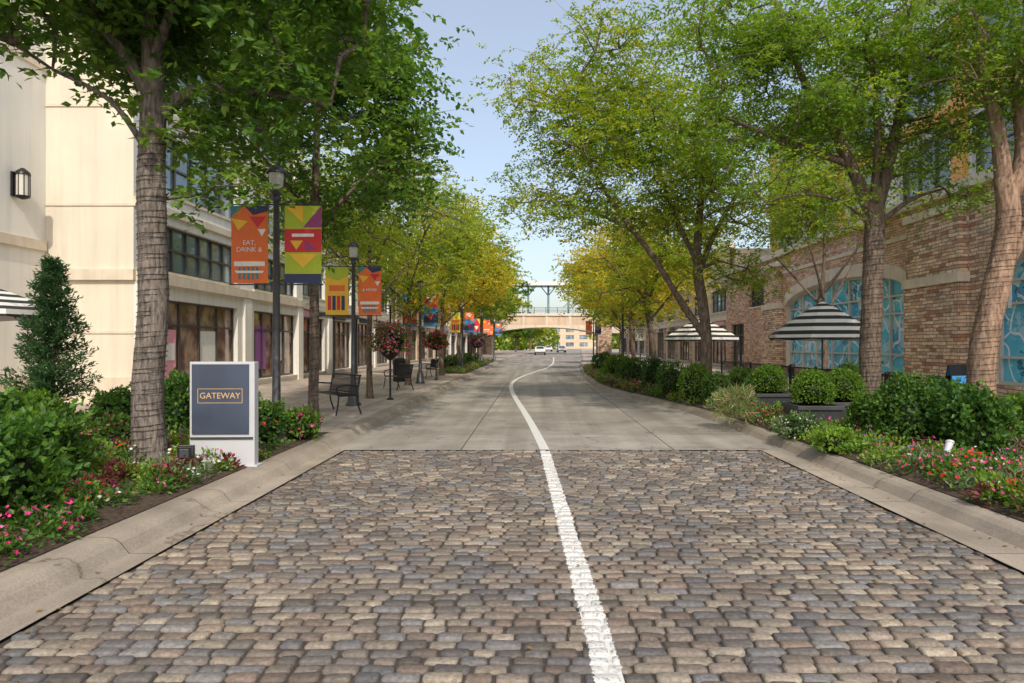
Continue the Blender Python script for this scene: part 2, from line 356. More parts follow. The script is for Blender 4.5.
def tree(name,trunk,limbs,ells,ncl,fr,nl,L,W,flen,pal,bark,seed=1,wrap=None,gap=-.12,droop=.25,spread=.4,thr=2.5,nsc=.55):
    global rng; rng=np.random.default_rng(seed); random.seed(seed)
    Vs=[];Fq=[];o=0
    nodes=[];rad=[]
    wires=[]
    for li,pl in enumerate([trunk]+limbs):
        V,F,pts,rr=trunkmesh(pl,16 if li==0 else 9,seed+li); Vs.append(V);Fq.append(F+o);o+=len(V)
        for p,r in zip(pts[::2],rr[::2]):
            if p[2]>thr: nodes.append(np.array(p));rad.append(r)
        if wrap and li==0:
            z0,z1,pitch=wrap; zs=[p[2] for p in pts]; n=int((z1-z0)/pitch*14); prev=None
            for i in range(n):
                z=z0+(z1-z0)*i/n; th=i/14*2*math.pi
                x=np.interp(z,zs,[p[0] for p in pts]); y=np.interp(z,zs,[p[1] for p in pts]); r=np.interp(z,zs,rr)*1.06+.003
                q=(x+math.cos(th)*r,y+math.sin(th)*r,z+.02*math.sin(th*.37))
                if prev: wires.append((*prev,*q,.004,.004))
                prev=q
    vol=np.array([e[3]*e[4]*e[5] for e in ells]);pr=vol/vol.sum(); pts=[]
    tries=0
    while len(pts)<ncl and tries<ncl*40:
        tries+=1
        e=ells[rng.choice(len(ells),p=pr)]; d=rng.normal(size=3);d/=np.linalg.norm(d); r=rng.random()**.38
        p=np.array(e[:3])+d*r*np.array(e[3:6])
        if mn.noise((p[0]*nsc+seed*3.1,p[1]*nsc,p[2]*nsc*1.3))<gap: continue
        pts.append(p)
    pts=np.array(pts)
    n0=len(nodes); par=[-1]*n0; path=[0.0]*n0; cnt=[0]*n0; cl=[]
    A=np.array(nodes); dd=np.min(np.linalg.norm(pts[:,None]-A[None],axis=2),axis=1)
    NP=np.zeros((n0+len(pts)*6,3)); NP[:n0]=A; PA=np.zeros(len(NP)); n=n0
    for i in np.argsort(dd):
        p=pts[i]; D=np.linalg.norm(NP[:n]-p,axis=1); up=np.maximum(0,NP[:n,2]-p[2])*.5
        j=int(np.argmin(D+.22*PA[:n]+up)); dist=D[j]; k=max(1,min(5,int(dist/.45))); q0=NP[j].copy(); prev=j
        for s in range(1,k+1):
            f=s/k; q=q0+(p-q0)*f+np.array([0,0,.16*dist*math.sin(math.pi*f)])
            if s<k: q+=rng.normal(size=3)*.05*dist
            NP[n]=q; PA[n]=PA[prev]+dist/k; par.append(prev); cnt.append(0); prev=n; n+=1
        cl.append(prev)
    for c in cl:
        j=c
        while j>=0 and j>=n0: cnt[j]+=1; j=par[j]
    segs=[]
    for j in range(n0,n):
        r1=.009*cnt[j]**.45; q=par[j]; r0=.009*max(cnt[q],cnt[j])**.45 if q>=n0 else min(rad[q]*.85,.012*(cnt[j]+1)**.5)
        segs.append((*NP[q],*NP[j],r0,r1))
    C=NP[cl]; nc=len(C); base=np.repeat(C,fr,axis=0)+rng.normal(size=(nc*fr,3))*np.array([spread,spread,spread*.55])*.75
    th=rng.uniform(0,2*math.pi,nc*fr); D=np.stack([np.cos(th),np.sin(th),rng.uniform(-.35,.3,nc*fr)],1)
    D=nrm(D+.35*nrm(base-np.repeat(C,fr,axis=0))); fl=flen*rng.uniform(.6,1.25,(nc*fr,1))
    for q in range(0,nc*fr,5): 
        segs.append((*C[q//fr],*(base[q]),.004,.0025)); segs.append((*base[q],*(base[q]+D[q]*fl[q]*.8-np.array([0,0,droop*.64*fl[q][0]])),.0025,.001))
    V,F=cones(segs,4); Vs.append(V);Fq.append(F+o);o+=len(V)
    nb=o
    t=np.tile(np.linspace(.08,1,nl),nc*fr)[:,None]+rng.uniform(-.04,.04,(nc*fr*nl,1))
    B=np.repeat(base,nl,axis=0);DD=np.repeat(D,nl,axis=0);FL=np.repeat(fl,nl,axis=0)
    P=B+DD*t*FL-np.array([0,0,1])*droop*FL*t*t+rng.normal(size=B.shape)*.012
    sg=np.tile(np.where(np.arange(nl)%2==0,1,-1),nc*fr)[:,None]
    up=nrm(np.array([[0,0,1.0]])+rng.normal(size=B.shape)*.5)
    S=np.cross(DD,up)*sg
    AA=S+DD*.6+rng.normal(size=B.shape)*.25-np.array([0,0,.25])
    ln=rng.uniform(.7,1.2,len(P)); LV,LF=leaves(P,AA,up,L*ln,W*ln)
    cc=colors(nc,pal,jit=.22); cc=np.repeat(cc,fr*nl,axis=0)
    c2=colors(len(P),pal,jit=.2); cc=cc*.62+c2*.38
    col=np.ones((nb+len(LV),3))*.1; col[nb:]=np.repeat(cc,4,axis=0)
    groups=[(np.concatenate(Fq),0,True),(LF+nb,1,False)]; Vall=Vs+[LV]; mats=[bark,LEAF]
    Vt=np.concatenate(Vall)
    if wires:
        WV,WF=cones(wires,3); groups.append((WF+len(Vt),2,True)); Vt=np.concatenate([Vt,WV]); col=np.concatenate([col,np.ones((len(WV),3))*.02]); mats.append(BLACK)
    return mk(name,Vt,groups,mats,col)

tree('oak_tree',[(-4.62,8.25,.1,.30),(-4.64,8.25,.35,.21),(-4.66,8.25,1,.175),(-4.60,8.25,2.2,.165),(-4.62,8.25,3.4,.155),(-4.6,8.25,4.6,.14),(-4.6,8.2,5.6,.1),(-4.7,8.2,7,.05)],
 [[(-4.6,8.25,4.35,.09),(-4.1,8.3,4.75,.06),(-3.3,8.4,4.75,.045),(-2.5,8.4,4.6,.02)],
  [(-4.6,8.25,4.6,.09),(-5.0,8.1,5.3,.06),(-5.6,8,5.9,.03)],
  [(-4.6,8.2,5,.08),(-4.2,8.0,5.8,.05),(-3.9,7.8,6.8,.03)],
  [(-4.62,8.25,3.9,.045),(-4.95,8.0,4.5,.03),(-5.5,7.8,4.8,.02)]],
 [(-5.9,8.0,5.7,1.5,1.6,1.0),(-3.3,8.4,5.0,1.35,1.4,.9),(-4.6,8.2,6.6,2.4,2.2,1.5),(-5.35,8.0,4.1,.5,.7,.75),(-3.9,8.3,3.9,.7,.6,.8),(-3.0,8.6,6.2,1.4,1.4,1.0)],
 350,12,8,.13,.038,.36,OAK,BARK_A,seed=3,wrap=(.3,4.1,.085),gap=-.10,spread=.33,droop=.2)
tree('oak_tree',[(-4.2,13,.1,.13),(-4.2,13,.6,.1),(-4.18,13,2,.09),(-4.2,13,3.6,.085),(-4.15,13,5,.07),(-4.1,13,7,.035)],
 [[(-4.18,13,3.7,.05),(-3.6,12.9,4.4,.04),(-2.9,12.8,5.0,.02)],[(-4.18,13,4,.05),(-4.8,13,4.8,.04),(-5.4,13,5.5,.02)]],
 [(-4.0,13,5.8,2.1,1.9,1.8),(-2.95,12.8,4.9,1.1,1.1,.95),(-4.3,13,7.8,2.1,2,1.6),(-4.4,13,4.2,1.1,1.0,.7),(-2.6,13,6.6,1.1,1.2,1.2)],
 310,12,7,.13,.04,.38,OAK,BARK_B,seed=5,wrap=(.3,3.2,.1),gap=-.13,spread=.36,droop=.2)
def row_tree(nm,x,y,h,w,pal,seed,n=150,L=.11,W=.03,r=.11,zb=2.9,lean=0,fr=11,nl=8):
    rs=random.Random(seed)
    tr=[(x,y,.1,r*1.4),(x,y,.5,r),(x+rs.uniform(-.1,.1),y,1.8,r*.85),(x+rs.uniform(-.15,.15)+lean*.3,y,3,r*.75),(x+lean*.6,y,4.6,r*.5),(x+lean,y,h*.8,r*.2)]
    lm=[]
    for k in range(4):
        a=k*1.6+rs.random(); z=2.6+.3*k
        lm.append([(x+lean*.3,y,z,r*.5),(x+lean*.3+math.cos(a)*w*.3,y+math.sin(a)*w*.3,z+.9,r*.35),(x+lean*.5+math.cos(a)*w*.65,y+math.sin(a)*w*.6,z+1.9,r*.15)])
    mid=(zb+h)/2
    el=[(x+lean*.5,y,mid+.3,w*.85,w*.85,(h-zb)/2)]
    for k in range(5):
        a=k*1.26+rs.random(); el.append((x+lean*.5+math.cos(a)*w*.6,y+math.sin(a)*w*.6,mid+rs.uniform(-1.3,.6),w*.5,w*.5,(h-zb)*.22))
    tree(nm,tr,lm,el,n,fr,nl,L,W,.42,pal,BARK_B,seed=seed,gap=-.18,spread=.45,thr=2.2)
row_tree('honey_locust_tree',-4.7,19.5,8.4,2.9,[(.18,.29,.03),(.26,.35,.035),(.35,.38,.04)],11,240,.11,.03,.09,2.8)
row_tree('honey_locust_tree',-4.8,26,8.4,3.3,LOC,12,200,.13,.04,.1,2.6)
row_tree('honey_locust_tree',-4.6,34,9.0,3.7,MIXG+GOLD[:2],13,190,.16,.05,.12,2.6)
row_tree('honey_locust_tree',-4.8,44,10,4.0,GOLD,14,180,.20,.07,.14,2.8)
row_tree('honey_locust_tree',-5.2,58,12,4.8,LOC,15,160,.26,.09,.16,3)
row_tree('honey_locust_tree',-6,76,13.5,5,OAK,16,150,.34,.12,.18,3,fr=9)
row_tree('honey_locust_tree',-6,98,14,5,MIXG,17,130,.42,.16,.2,3,fr=8)
row_tree('honey_locust_tree',-8,112,14,4,OAK,18,120,.5,.2,.2,3,fr=8)
tree('honey_locust_tree',[(4.5,18,.1,.22),(4.52,18,.5,.17),(4.55,18,1.7,.15),(4.45,18,2.7,.14),(4.3,18,3.8,.12),(4.4,18,5.5,.09),(4.6,18,8,.04)],
 [[(4.48,18,1.9,.1),(3.9,18,2.75,.085),(3.1,17.9,4.0,.07),(2.3,17.8,5.0,.06),(1.3,17.6,6.5,.04),(.6,17.5,7.8,.02)],
  [(2.6,17.8,4.6,.05),(1.6,17.4,5.0,.03),(.3,17.2,5.3,.015)],
  [(4.3,18,3.4,.08),(4.9,18.2,4.8,.06),(5.8,18.3,6.3,.035),(6.3,18.4,7.5,.02)],
  [(4.3,18,3.8,.07),(3.6,18.2,5.5,.05),(3.0,18.4,7.5,.03)]],
 [(3.2,18,7.0,2.9,2.4,1.9),(1.0,17.6,5.9,2.3,1.8,1.1),(3.0,17.8,4.9,1.9,1.7,.5),(5.3,18.2,5.8,1.9,2,1.6),(2.0,17.8,9.0,2.3,2,1.2),(.0,17.5,7.8,1.3,1.3,1.0),(5.2,18,3.6,1.2,1.3,.5),(.1,17.3,4.9,1.1,1.2,.5)],
 500,13,11,.10,.028,.42,LOC,BARK_B,seed=21,gap=-.12,spread=.45,droop=.3,nsc=.7)
tree('honey_locust_tree',[(6.65,13.5,.1,.30),(6.65,13.5,.5,.21),(6.66,13.5,2,.19),(6.72,13.5,3.6,.185),(6.72,13.5,4.4,.17)],
 [[(6.7,13.5,4.1,.15),(6.35,13.4,4.9,.12),(5.9,13.3,5.7,.10),(5.2,13.2,6.8,.07),(4.6,13,8.2,.04)],
  [(6.72,13.5,4.2,.15),(7.0,13.5,5.2,.12),(7.3,13.6,6.4,.09),(7.5,13.6,8.2,.05)],
  [(6.2,13.4,5.2,.08),(5.2,13.3,5.5,.06),(4.1,13.2,5.9,.04),(3.2,13.1,6.2,.02)],
  [(6.7,13.5,4.3,.09),(6.75,13.4,5.8,.07),(6.5,13.2,7.4,.04)],
  [(6.7,13.5,4.0,.07),(6.0,13.2,4.4,.045),(5.1,12.9,4.5,.03),(4.3,12.7,4.3,.015)],
  [(6.75,13.5,4.0,.06),(7.4,13.4,4.5,.04),(8.0,13.3,4.7,.02)]],
 [(5.8,13.4,7.0,3.0,2.4,1.6),(4.1,13.1,5.9,1.8,1.7,.9),(5.0,12.9,4.6,1.4,1.3,.42),(7.6,13.4,5.6,1.5,1.6,.9),(8.0,13.2,4.5,.9,.9,.35),(4.2,13,7.7,1.8,1.8,.9)],
 370,13,11,.085,.023,.38,[(.13,.25,.025),(.18,.30,.03),(.26,.35,.03),(.11,.21,.03)],BARK_B,seed=22,wrap=(.4,4.0,.095),gap=-.06,spread=.36,droop=.32,nsc=.8)
tree('honey_locust_tree',[(7.85,12,.1,.33),(7.85,12,.6,.24),(7.9,12,1.6,.22),(8.15,12,2.8,.21),(8.35,12,3.8,.20),(8.25,12,4.6,.17)],
 [[(8.3,12,4.3,.15),(8.15,12,5.4,.12),(7.9,12,6.6,.09),(7.8,12,8,.05)],
  [(8.3,12,4.1,.15),(8.6,12,5.0,.13),(8.5,12,6.4,.10),(8.8,12,8,.05)],
  [(8.1,12,2.7,.13),(8.5,12,3.4,.11),(9.2,12,4.4,.09),(9.8,12,6,.05)]],
 [(8.0,12,7.3,2.2,2,1.3),(8.9,12,6.4,1.4,1.5,.7),(7.0,11.8,6.1,1.0,1.2,.5)],
 150,12,11,.085,.023,.36,[(.08,.17,.02),(.12,.23,.025),(.19,.29,.03)],BARK_C,seed=23,wrap=(.3,4.0,.095),gap=-.06,spread=.34,nsc=.8)
row_tree('honey_locust_tree',4.6,26,7.6,2.9,MIXG,31,210,.13,.036,.12,2.6,-.6)
row_tree('honey_locust_tree',5.0,34,8.4,3.4,GOLD,32,190,.16,.05,.12,2.6,-.4)
row_tree('honey_locust_tree',5.6,44,9.2,3.9,MIXG,33,170,.20,.065,.14,2.6)
row_tree('honey_locust_tree',7.5,58,10.5,4.4,LOC,34,150,.26,.09,.16,2.8)
row_tree('honey_locust_tree',11,80,11.5,4.6,MIXG,35,130,.34,.12,.18,3,fr=9)
row_tree('honey_locust_tree',14.5,105,12,4.8,OAK,36,120,.42,.16,.2,3,fr=8)
row_tree('honey_locust_tree',10.2,24,9.0,2.6,LOC,37,150,.13,.04,.12,5.0)
row_tree('shade_tree',-4,150,9,4.5,OAK,38,110,.5,.2,.25,2.8,fr=8)
row_tree('shade_tree',15.5,150,9,4.5,MIXG,39,110,.5,.2,.25,2.8,fr=8)
row_tree('shade_tree',-1,185,10,5,MIXG,40,100,.6,.25,.25,3,fr=8)
row_tree('shade_tree',20,190,10,5,OAK,44,100,.6,.25,.25,3,fr=8)
def mass(name,ells,n,L,W,pal,seed):
    global rng; rng=np.random.default_rng(seed)
    P=[];Nn=[]
    for e in ells:
        d=nrm(rng.normal(size=(n,3))); nz=np.array([1+.22*mn.noise((q[0]*2.3+e[0],q[1]*2.3,q[2]*2.3)) for q in d])[:,None]
        P.append(np.array(e[:3])+d*nz*rng.uniform(.72,1.03,(n,1))*np.array(e[3:6]));Nn.append(d)
    P=np.concatenate(P);Nn=np.concatenate(Nn); P[:,2]=np.maximum(P[:,2],.1)
    A=rng.normal(size=P.shape)+Nn*.6; LV,LF=leaves(P,A,Nn+rng.normal(size=P.shape)*.5,L*rng.uniform(.7,1.2,len(P)),W)
    mk(name,LV,[(LF,0,False)],[LEAF],np.repeat(colors(len(P),pal,jit=.3),4,axis=0))
random.seed(4)
mass('distant_trees',[(x,y,random.uniform(4,6.5),7.5,6,random.uniform(5.5,9)) for x,y in [(-62+9*i+random.uniform(-2,2),random.uniform(195,215)) for i in range(18)] if not(-8<x<30)]+[(x,255,5,7,6,7) for x in(-8,2,34,44)],2200,1.0,.42,OAK+MIXG,41)
def bush(name,c,r,n,L,W,pal,seed,p=2.4,rag=.1,flowers=None,core=True):
    global rng; rng=np.random.default_rng(seed)
    d=rng.normal(size=(n,3)); d=nrm(d); d[:,2]=np.where(d[:,2]<-.5,-d[:,2],d[:,2])
    k=(np.abs(d)**p).sum(1)**(-1/p)
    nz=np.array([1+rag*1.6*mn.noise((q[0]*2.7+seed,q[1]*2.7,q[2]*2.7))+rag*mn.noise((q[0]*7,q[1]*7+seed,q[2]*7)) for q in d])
    P=d*(k*nz*rng.uniform(.8,1.05,n))[:,None]*np.array(r)+np.array(c)
    A=rng.normal(size=P.shape)*.8+d*.7+np.array([0,0,.3]); LV,LF=leaves(P,A,d+rng.normal(size=P.shape)*.6,L*rng.uniform(.7,1.25,n),W)
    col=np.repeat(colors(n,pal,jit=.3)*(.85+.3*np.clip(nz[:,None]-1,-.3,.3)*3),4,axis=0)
    V=[LV];G=[(LF,0,False)]; o=len(LV)
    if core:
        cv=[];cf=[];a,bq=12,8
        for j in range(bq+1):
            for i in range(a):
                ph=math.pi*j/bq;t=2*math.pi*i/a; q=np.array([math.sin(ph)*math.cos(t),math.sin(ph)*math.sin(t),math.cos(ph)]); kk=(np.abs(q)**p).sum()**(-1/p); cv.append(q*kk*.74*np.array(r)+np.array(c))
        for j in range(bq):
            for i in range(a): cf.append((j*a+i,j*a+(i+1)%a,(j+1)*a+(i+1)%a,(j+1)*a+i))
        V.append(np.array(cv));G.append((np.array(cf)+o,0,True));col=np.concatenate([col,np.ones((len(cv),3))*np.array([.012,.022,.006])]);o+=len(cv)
    mats=[LEAF]
    if flowers:
        nf,pc,sz=flowers; idx=rng.choice(n,nf); FP=P[idx]+d[idx]*.03; fv,ff,fc=flw(FP,d[idx]+np.array([0,0,.6]),sz,pc)
        V.append(fv);G.append((ff+o,1,False));col=np.concatenate([col,fc]);mats.append(FLOW)
    return mk(name,np.concatenate(V),G,mats,col)
def flw(P,Nn,sz,pal):
    n=len(P);Nn=nrm(Nn+rng.normal(size=P.shape)*.35); a=nrm(np.cross(Nn,rng.normal(size=P.shape)));bb=np.cross(Nn,a)
    s=sz*rng.uniform(.7,1.2,(n,1)); R=[P-Nn*s*.2]
    for i in range(10):
        t=math.pi*i/5; rr=1 if i%2==0 else .62; R.append(P+(a*math.cos(t)+bb*math.sin(t))*s*rr+Nn*s*.15)
    V=np.stack(R,1).reshape(-1,3); o=np.arange(n)[:,None]*11
    F=np.concatenate([o+np.array([[0,1+i,1+(i+1)%10]]) for i in range(10)],0)
    return V,F,np.repeat(colors(n,pal,jit=.15),11,axis=0)
PINK=[(.78,.06,.30),(.82,.16,.42),(.68,.03,.18)];RED=[(.68,.02,.03),(.75,.04,.04)];WHT=[(.8,.78,.74),(.78,.72,.75)];PUR=[(.35,.06,.5),(.45,.1,.55)]
GRN=[(.055,.14,.022),(.08,.18,.025),(.12,.23,.035),(.045,.11,.022)];LIME=[(.2,.32,.04),(.15,.27,.035)];BUR=[(.12,.025,.035),(.18,.05,.05)];GREY=[(.17,.22,.15),(.22,.27,.19)]
DKG=[(.03,.09,.02),(.045,.12,.025),(.06,.14,.025)];BOX=[(.09,.19,.02),(.12,.23,.025),(.16,.28,.03)]
def bed(name,x0f,x1f,y0,y1,seed,nplants,keep=None):
    global rng; rng=np.random.default_rng(seed); rs=random.Random(seed)
    nx,ny=14,max(6,int((y1-y0)/.35)); V=[];F=[]
    def h(u,x,y): return .135+.10*math.sin(math.pi*min(1,max(0,u)))**.6+.03*mn.noise((x*1.5,y*1.5,seed))*math.sin(math.pi*u)
    for j in range(ny+1):
        y=y0+(y1-y0)*j/ny; ey=math.sin(math.pi*min(1,max(0,j/ny)))**.2 if 0<j<ny else 0
        for i in range(nx+1):
            u=i/nx; x=x0f(y)+(x1f(y)-x0f(y))*u; V.append((x,y,.133+(h(u,x,y)-.131)*ey))
    F=[(j*(nx+1)+i,j*(nx+1)+i+1,(j+1)*(nx+1)+i+1,(j+1)*(nx+1)+i) for j in range(ny) for i in range(nx)]
    mk('mulch_bed',V,[(F,0,True)],[MULCH])
    n=int((y1-y0)*200); yv=rng.uniform(y0,y1,n); uu=rng.random(n); xv=np.array([x0f(a)+(x1f(a)-x0f(a))*c for a,c in zip(yv,uu)]); zv=np.array([h(c,a,e) for c,a,e in zip(uu,xv,yv)])
    cv,cf=leaves(np.stack([xv,yv,zv+.004],1),rng.normal(size=(n,3))*np.array([1,1,.2]),np.array([[0,0,1.]])+rng.normal(size=(n,3))*.3,rng.uniform(.03,.07,n),.010)
    ccol=np.repeat(colors(n,[(.14,.09,.06),(.07,.045,.03),(.22,.16,.10),(.05,.03,.02)]),4,axis=0)
    LVs=[cv];LFs=[cf];cols=[ccol];o=len(cv); FVs=[]
    for k in range(nplants):
        y=y0+.1+(y1-y0-.2)*rs.random()**1.25
        uu_=rs.uniform(.04,.97)
        x=x0f(y)+(x1f(y)-x0f(y))*uu_
        if mn.noise((x*.9+seed,y*.9,3))<-.38: continue
        ty=mn.noise((x*.7,y*.5+seed,7))*1.2+rs.uniform(-.4,.4)
        pal=GRN; fc=None; rr=rs.uniform(.12,.22); hh=rs.uniform(.10,.26); L=.055;W=.016
        if ty>.3: fc=PINK
        elif ty>.10: fc=WHT; pal=LIME if rs.random()<.5 else GRN
        elif ty>-.06: fc=RED if rs.random()<.5 else PINK; pal=GRN+LIME
        elif ty>-.2: pal=GREY; L=.09;W=.008
        elif ty>-.3: pal=BUR; L=.07;W=.02
        elif ty>-.45: pal=LIME
        else: fc=PUR if rs.random()<.4 else PINK; pal=LIME; hh*=1.2
        m=75 if y<14 else 40; d=nrm(rng.normal(size=(m,3)));d[:,2]=np.abs(d[:,2])
        zb=h(uu_,x,y); c=np.array([x,y,zb]); P=c+d*np.array([rr,rr,hh])*rng.uniform(.4,1,(m,1))
        lv,lf=leaves(P,d+rng.normal(size=(m,3))*.6,d+np.array([0,0,.8])+rng.normal(size=(m,3))*.4,L*rng.uniform(.7,1.3,m)*(1 if y<14 else 1.4),W*(1 if y<14 else 1.4))
        LVs.append(lv);LFs.append(lf+o);o+=len(lv);cols.append(np.repeat(colors(m,pal,jit=.3),4,axis=0))
        if fc and rs.random()<.7:
            q=rs.randint(3,12); dd=nrm(rng.normal(size=(q,3)));dd[:,2]=np.abs(dd[:,2])+.3; dd=nrm(dd)
            fv,ff,fcc=flw(c+dd*np.array([rr,rr,hh])*1.05,dd,.021,fc); FVs.append((fv,ff,fcc))
    G=[(np.concatenate(LFs),0,False)]; V=np.concatenate(LVs);C=np.concatenate(cols); ffs=[];fo=len(V);fvv=[V];fcs=[C]
    for fv,ff,fcc in FVs: fvv.append(fv);ffs.append(ff+fo);fo+=len(fv);fcs.append(fcc)
    if ffs: G.append((np.concatenate(ffs),1,False))
    mk(name,np.concatenate(fvv),G,[LEAF,FLOW],np.concatenate(fcs))
bed('flower_bed',lambda y:-8.2,lambda y:-3.57,1.5,11.9,51,1050)
bed('flower_bed',lambda y:xr(y)+.25,lambda y:xr(y)+1.4,1.0,44,52,1200)
bed('flower_bed',lambda y:xr(y)+1.41,lambda y:7.3,1.0,22,53,420)
bed('flower_bed',lambda y:-5.2,lambda y:-3.6,36,62,54,240)
k=[100]
def bs(nm,px,d,w,top,pal,L=.06,W=.02,n=2600,**kw):
    k[0]+=1; x=(px-534)*d/683; h=top-.13; bush(nm,(x,d,.13+h*.45),(w/2,w/2,h*.55),n,L,W,pal,k[0],**kw)
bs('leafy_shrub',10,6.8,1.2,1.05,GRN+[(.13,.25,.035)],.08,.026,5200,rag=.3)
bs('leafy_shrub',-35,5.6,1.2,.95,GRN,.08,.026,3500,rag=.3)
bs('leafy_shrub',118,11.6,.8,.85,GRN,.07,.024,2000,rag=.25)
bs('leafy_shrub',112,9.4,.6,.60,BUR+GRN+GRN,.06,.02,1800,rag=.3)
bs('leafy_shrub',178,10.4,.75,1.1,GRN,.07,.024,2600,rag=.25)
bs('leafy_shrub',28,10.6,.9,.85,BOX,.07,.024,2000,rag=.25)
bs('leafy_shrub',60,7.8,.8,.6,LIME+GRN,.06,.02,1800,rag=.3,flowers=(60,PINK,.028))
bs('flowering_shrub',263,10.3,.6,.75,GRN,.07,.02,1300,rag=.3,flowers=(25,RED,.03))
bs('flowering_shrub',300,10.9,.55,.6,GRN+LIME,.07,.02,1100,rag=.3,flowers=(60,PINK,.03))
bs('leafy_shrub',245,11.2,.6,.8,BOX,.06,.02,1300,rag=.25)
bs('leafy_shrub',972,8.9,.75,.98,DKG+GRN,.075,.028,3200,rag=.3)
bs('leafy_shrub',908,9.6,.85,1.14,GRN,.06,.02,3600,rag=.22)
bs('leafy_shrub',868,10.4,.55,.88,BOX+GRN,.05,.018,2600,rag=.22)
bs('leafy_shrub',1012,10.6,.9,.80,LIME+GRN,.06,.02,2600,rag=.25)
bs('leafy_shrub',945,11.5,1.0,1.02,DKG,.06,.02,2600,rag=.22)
bs('boxwood_shrub',852,14.5,.75,1.25,BOX,.045,.016,2200)
bs('boxwood_shrub',695,17.5,.8,1.15,BOX,.05,.018,2200)
bs('boxwood_shrub',672,19,.85,1.15,GRN,.05,.018,2000)
bs('boxwood_shrub',716,16.6,.7,.95,GRN,.05,.018,1800)
bs('boxwood_shrub',655,22,.9,1.2,DKG,.06,.02,1800)
bs('boxwood_shrub',632,25,1.1,1.15,GRN,.07,.024,1800)
bs('boxwood_shrub',618,29,1.2,1.2,BOX,.08,.026,1600)
bs('boxwood_shrub',604,36,1.3,1.2,DKG,.09,.03,1500)
bs('boxwood_shrub',760,15.2,.8,1.0,GRN,.05,.018,1800)
bs('boxwood_shrub',742,17.6,.8,1.05,BOX,.05,.018,1800)
bs('ornamental_grass_clump',735,13.2,.7,.75,[(.33,.31,.18),(.16,.24,.07)],.16,.008,1300,rag=.3,core=False)
bs('leafy_shrub',800,11.0,.6,.5,GREY+GRN,.06,.014,1500,rag=.3,flowers=(60,WHT,.02))
bs('leafy_shrub',835,9.6,.5,.45,LIME,.06,.016,1100,rag=.3)
for i,(px,d) in enumerate([(465,52),(455,47),(470,60),(448,42)]): bs('leafy_shrub',px,d,1.6,.9,GRN,.1,.035,1100,rag=.2,flowers=(40,PUR,.06))
def conifer(x,y,zb,h,r,seed):
    global rng; rng=np.random.default_rng(seed); segs=[];P=[];A=[]
    segs.append((x,y,zb-.2,x,y,zb+h,.04,.008))
    for i in range(200):
        f=rng.random()**.85; z=zb+.05+f*(h-.1); a=rng.uniform(0,6.28); L=r*(1-f)**.75*rng.uniform(.55,1.2)+.06
        d=np.array([math.cos(a),math.sin(a),.45]); p0=np.array([x,y,z]); segs.append((*p0,*(p0+d*L),.006,.002))
        n=int(80*L/r)+20; t=rng.uniform(.1,1.02,n)[:,None]; P.append(p0+d*L*t+rng.normal(size=(n,3))*.03); A.append(d+rng.normal(size=(n,3))*.8+np.array([0,0,.2]))
    V,F=cones(segs,5);P=np.concatenate(P);A=np.concatenate(A)
    LV,LF=leaves(P,A,rng.normal(size=P.shape),.085,.012); n=len(V)
    col=np.concatenate([np.ones((n,3))*.05,np.repeat(colors(len(P),[(.05,.12,.05),(.07,.16,.06),(.04,.10,.045)]),4,axis=0)])
    mk('evergreen_conifer',np.concatenate([V,LV]),[(F,0,True),(LF+n,1,False)],[BARK_B,LEAF],col)
conifer(-7.9,11.2,.62,2.45,.6,61)
BLUEP=M('glazed_navy',(.02,.035,.09),.25,.2,4,.05)
def planter(nm,loc,prof,mat,n=24):
    e=empty(nm,loc); b=Bd(); b.lathe(prof,mat,n); b.done('pot',e)
    b=Bd(); b.lathe([(0.001,prof[-1][1]-.02),(prof[-1][0],prof[-1][1]-.02)],MULCH,n); b.done('soil',e)
planter('plant_pot',(-7.9,11.2,.13),[(.2,0),(.22,.02),(.3,.45),(.34,.5),(.34,.54),(.3,.54),(.28,.46)],BLUEP)
BLACKP=M('dark_planter',(.045,.047,.052),.5,.2,4,.1)
def sqplanter(x,y,sz=.75,h=.5,seed=70):
    e=empty('planter_box',(x,y,.13)); b=Bd(); s0=sz*.36; s1=sz*.5
    v=[(-s0,-s0,0),(s0,-s0,0),(s0,s0,0),(-s0,s0,0),(-s1,-s1,h),(s1,-s1,h),(s1,s1,h),(-s1,s1,h)]
    b.add(v,[(0,3,2,1),(0,1,5,4),(1,2,6,5),(2,3,7,6),(3,0,4,7)],BLACKP)
    w=.05
    for a,c,d,f in((-s1-.02,s1+.02,-s1-.02,-s1+w),(-s1-.02,s1+.02,s1-w,s1+.02),(-s1-.02,-s1+w,-s1+w,s1-w),(s1-w,s1+.02,-s1+w,s1-w)): b.box(a,c,d,f,h-.03,h+.04,BLACKP)
    b.poly([(-s1,-s1,h-.02),(s1,-s1,h-.02),(s1,s1,h-.02),(-s1,s1,h-.02)],MULCH); b.done('box',e,.006)
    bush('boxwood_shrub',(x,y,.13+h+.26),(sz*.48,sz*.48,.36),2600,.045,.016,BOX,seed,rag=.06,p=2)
sqplanter(4.85,11.9,.75,.45,71); sqplanter(5.7,12.6,.75,.45,72); sqplanter(5.1,14.8,.75,.45,73)
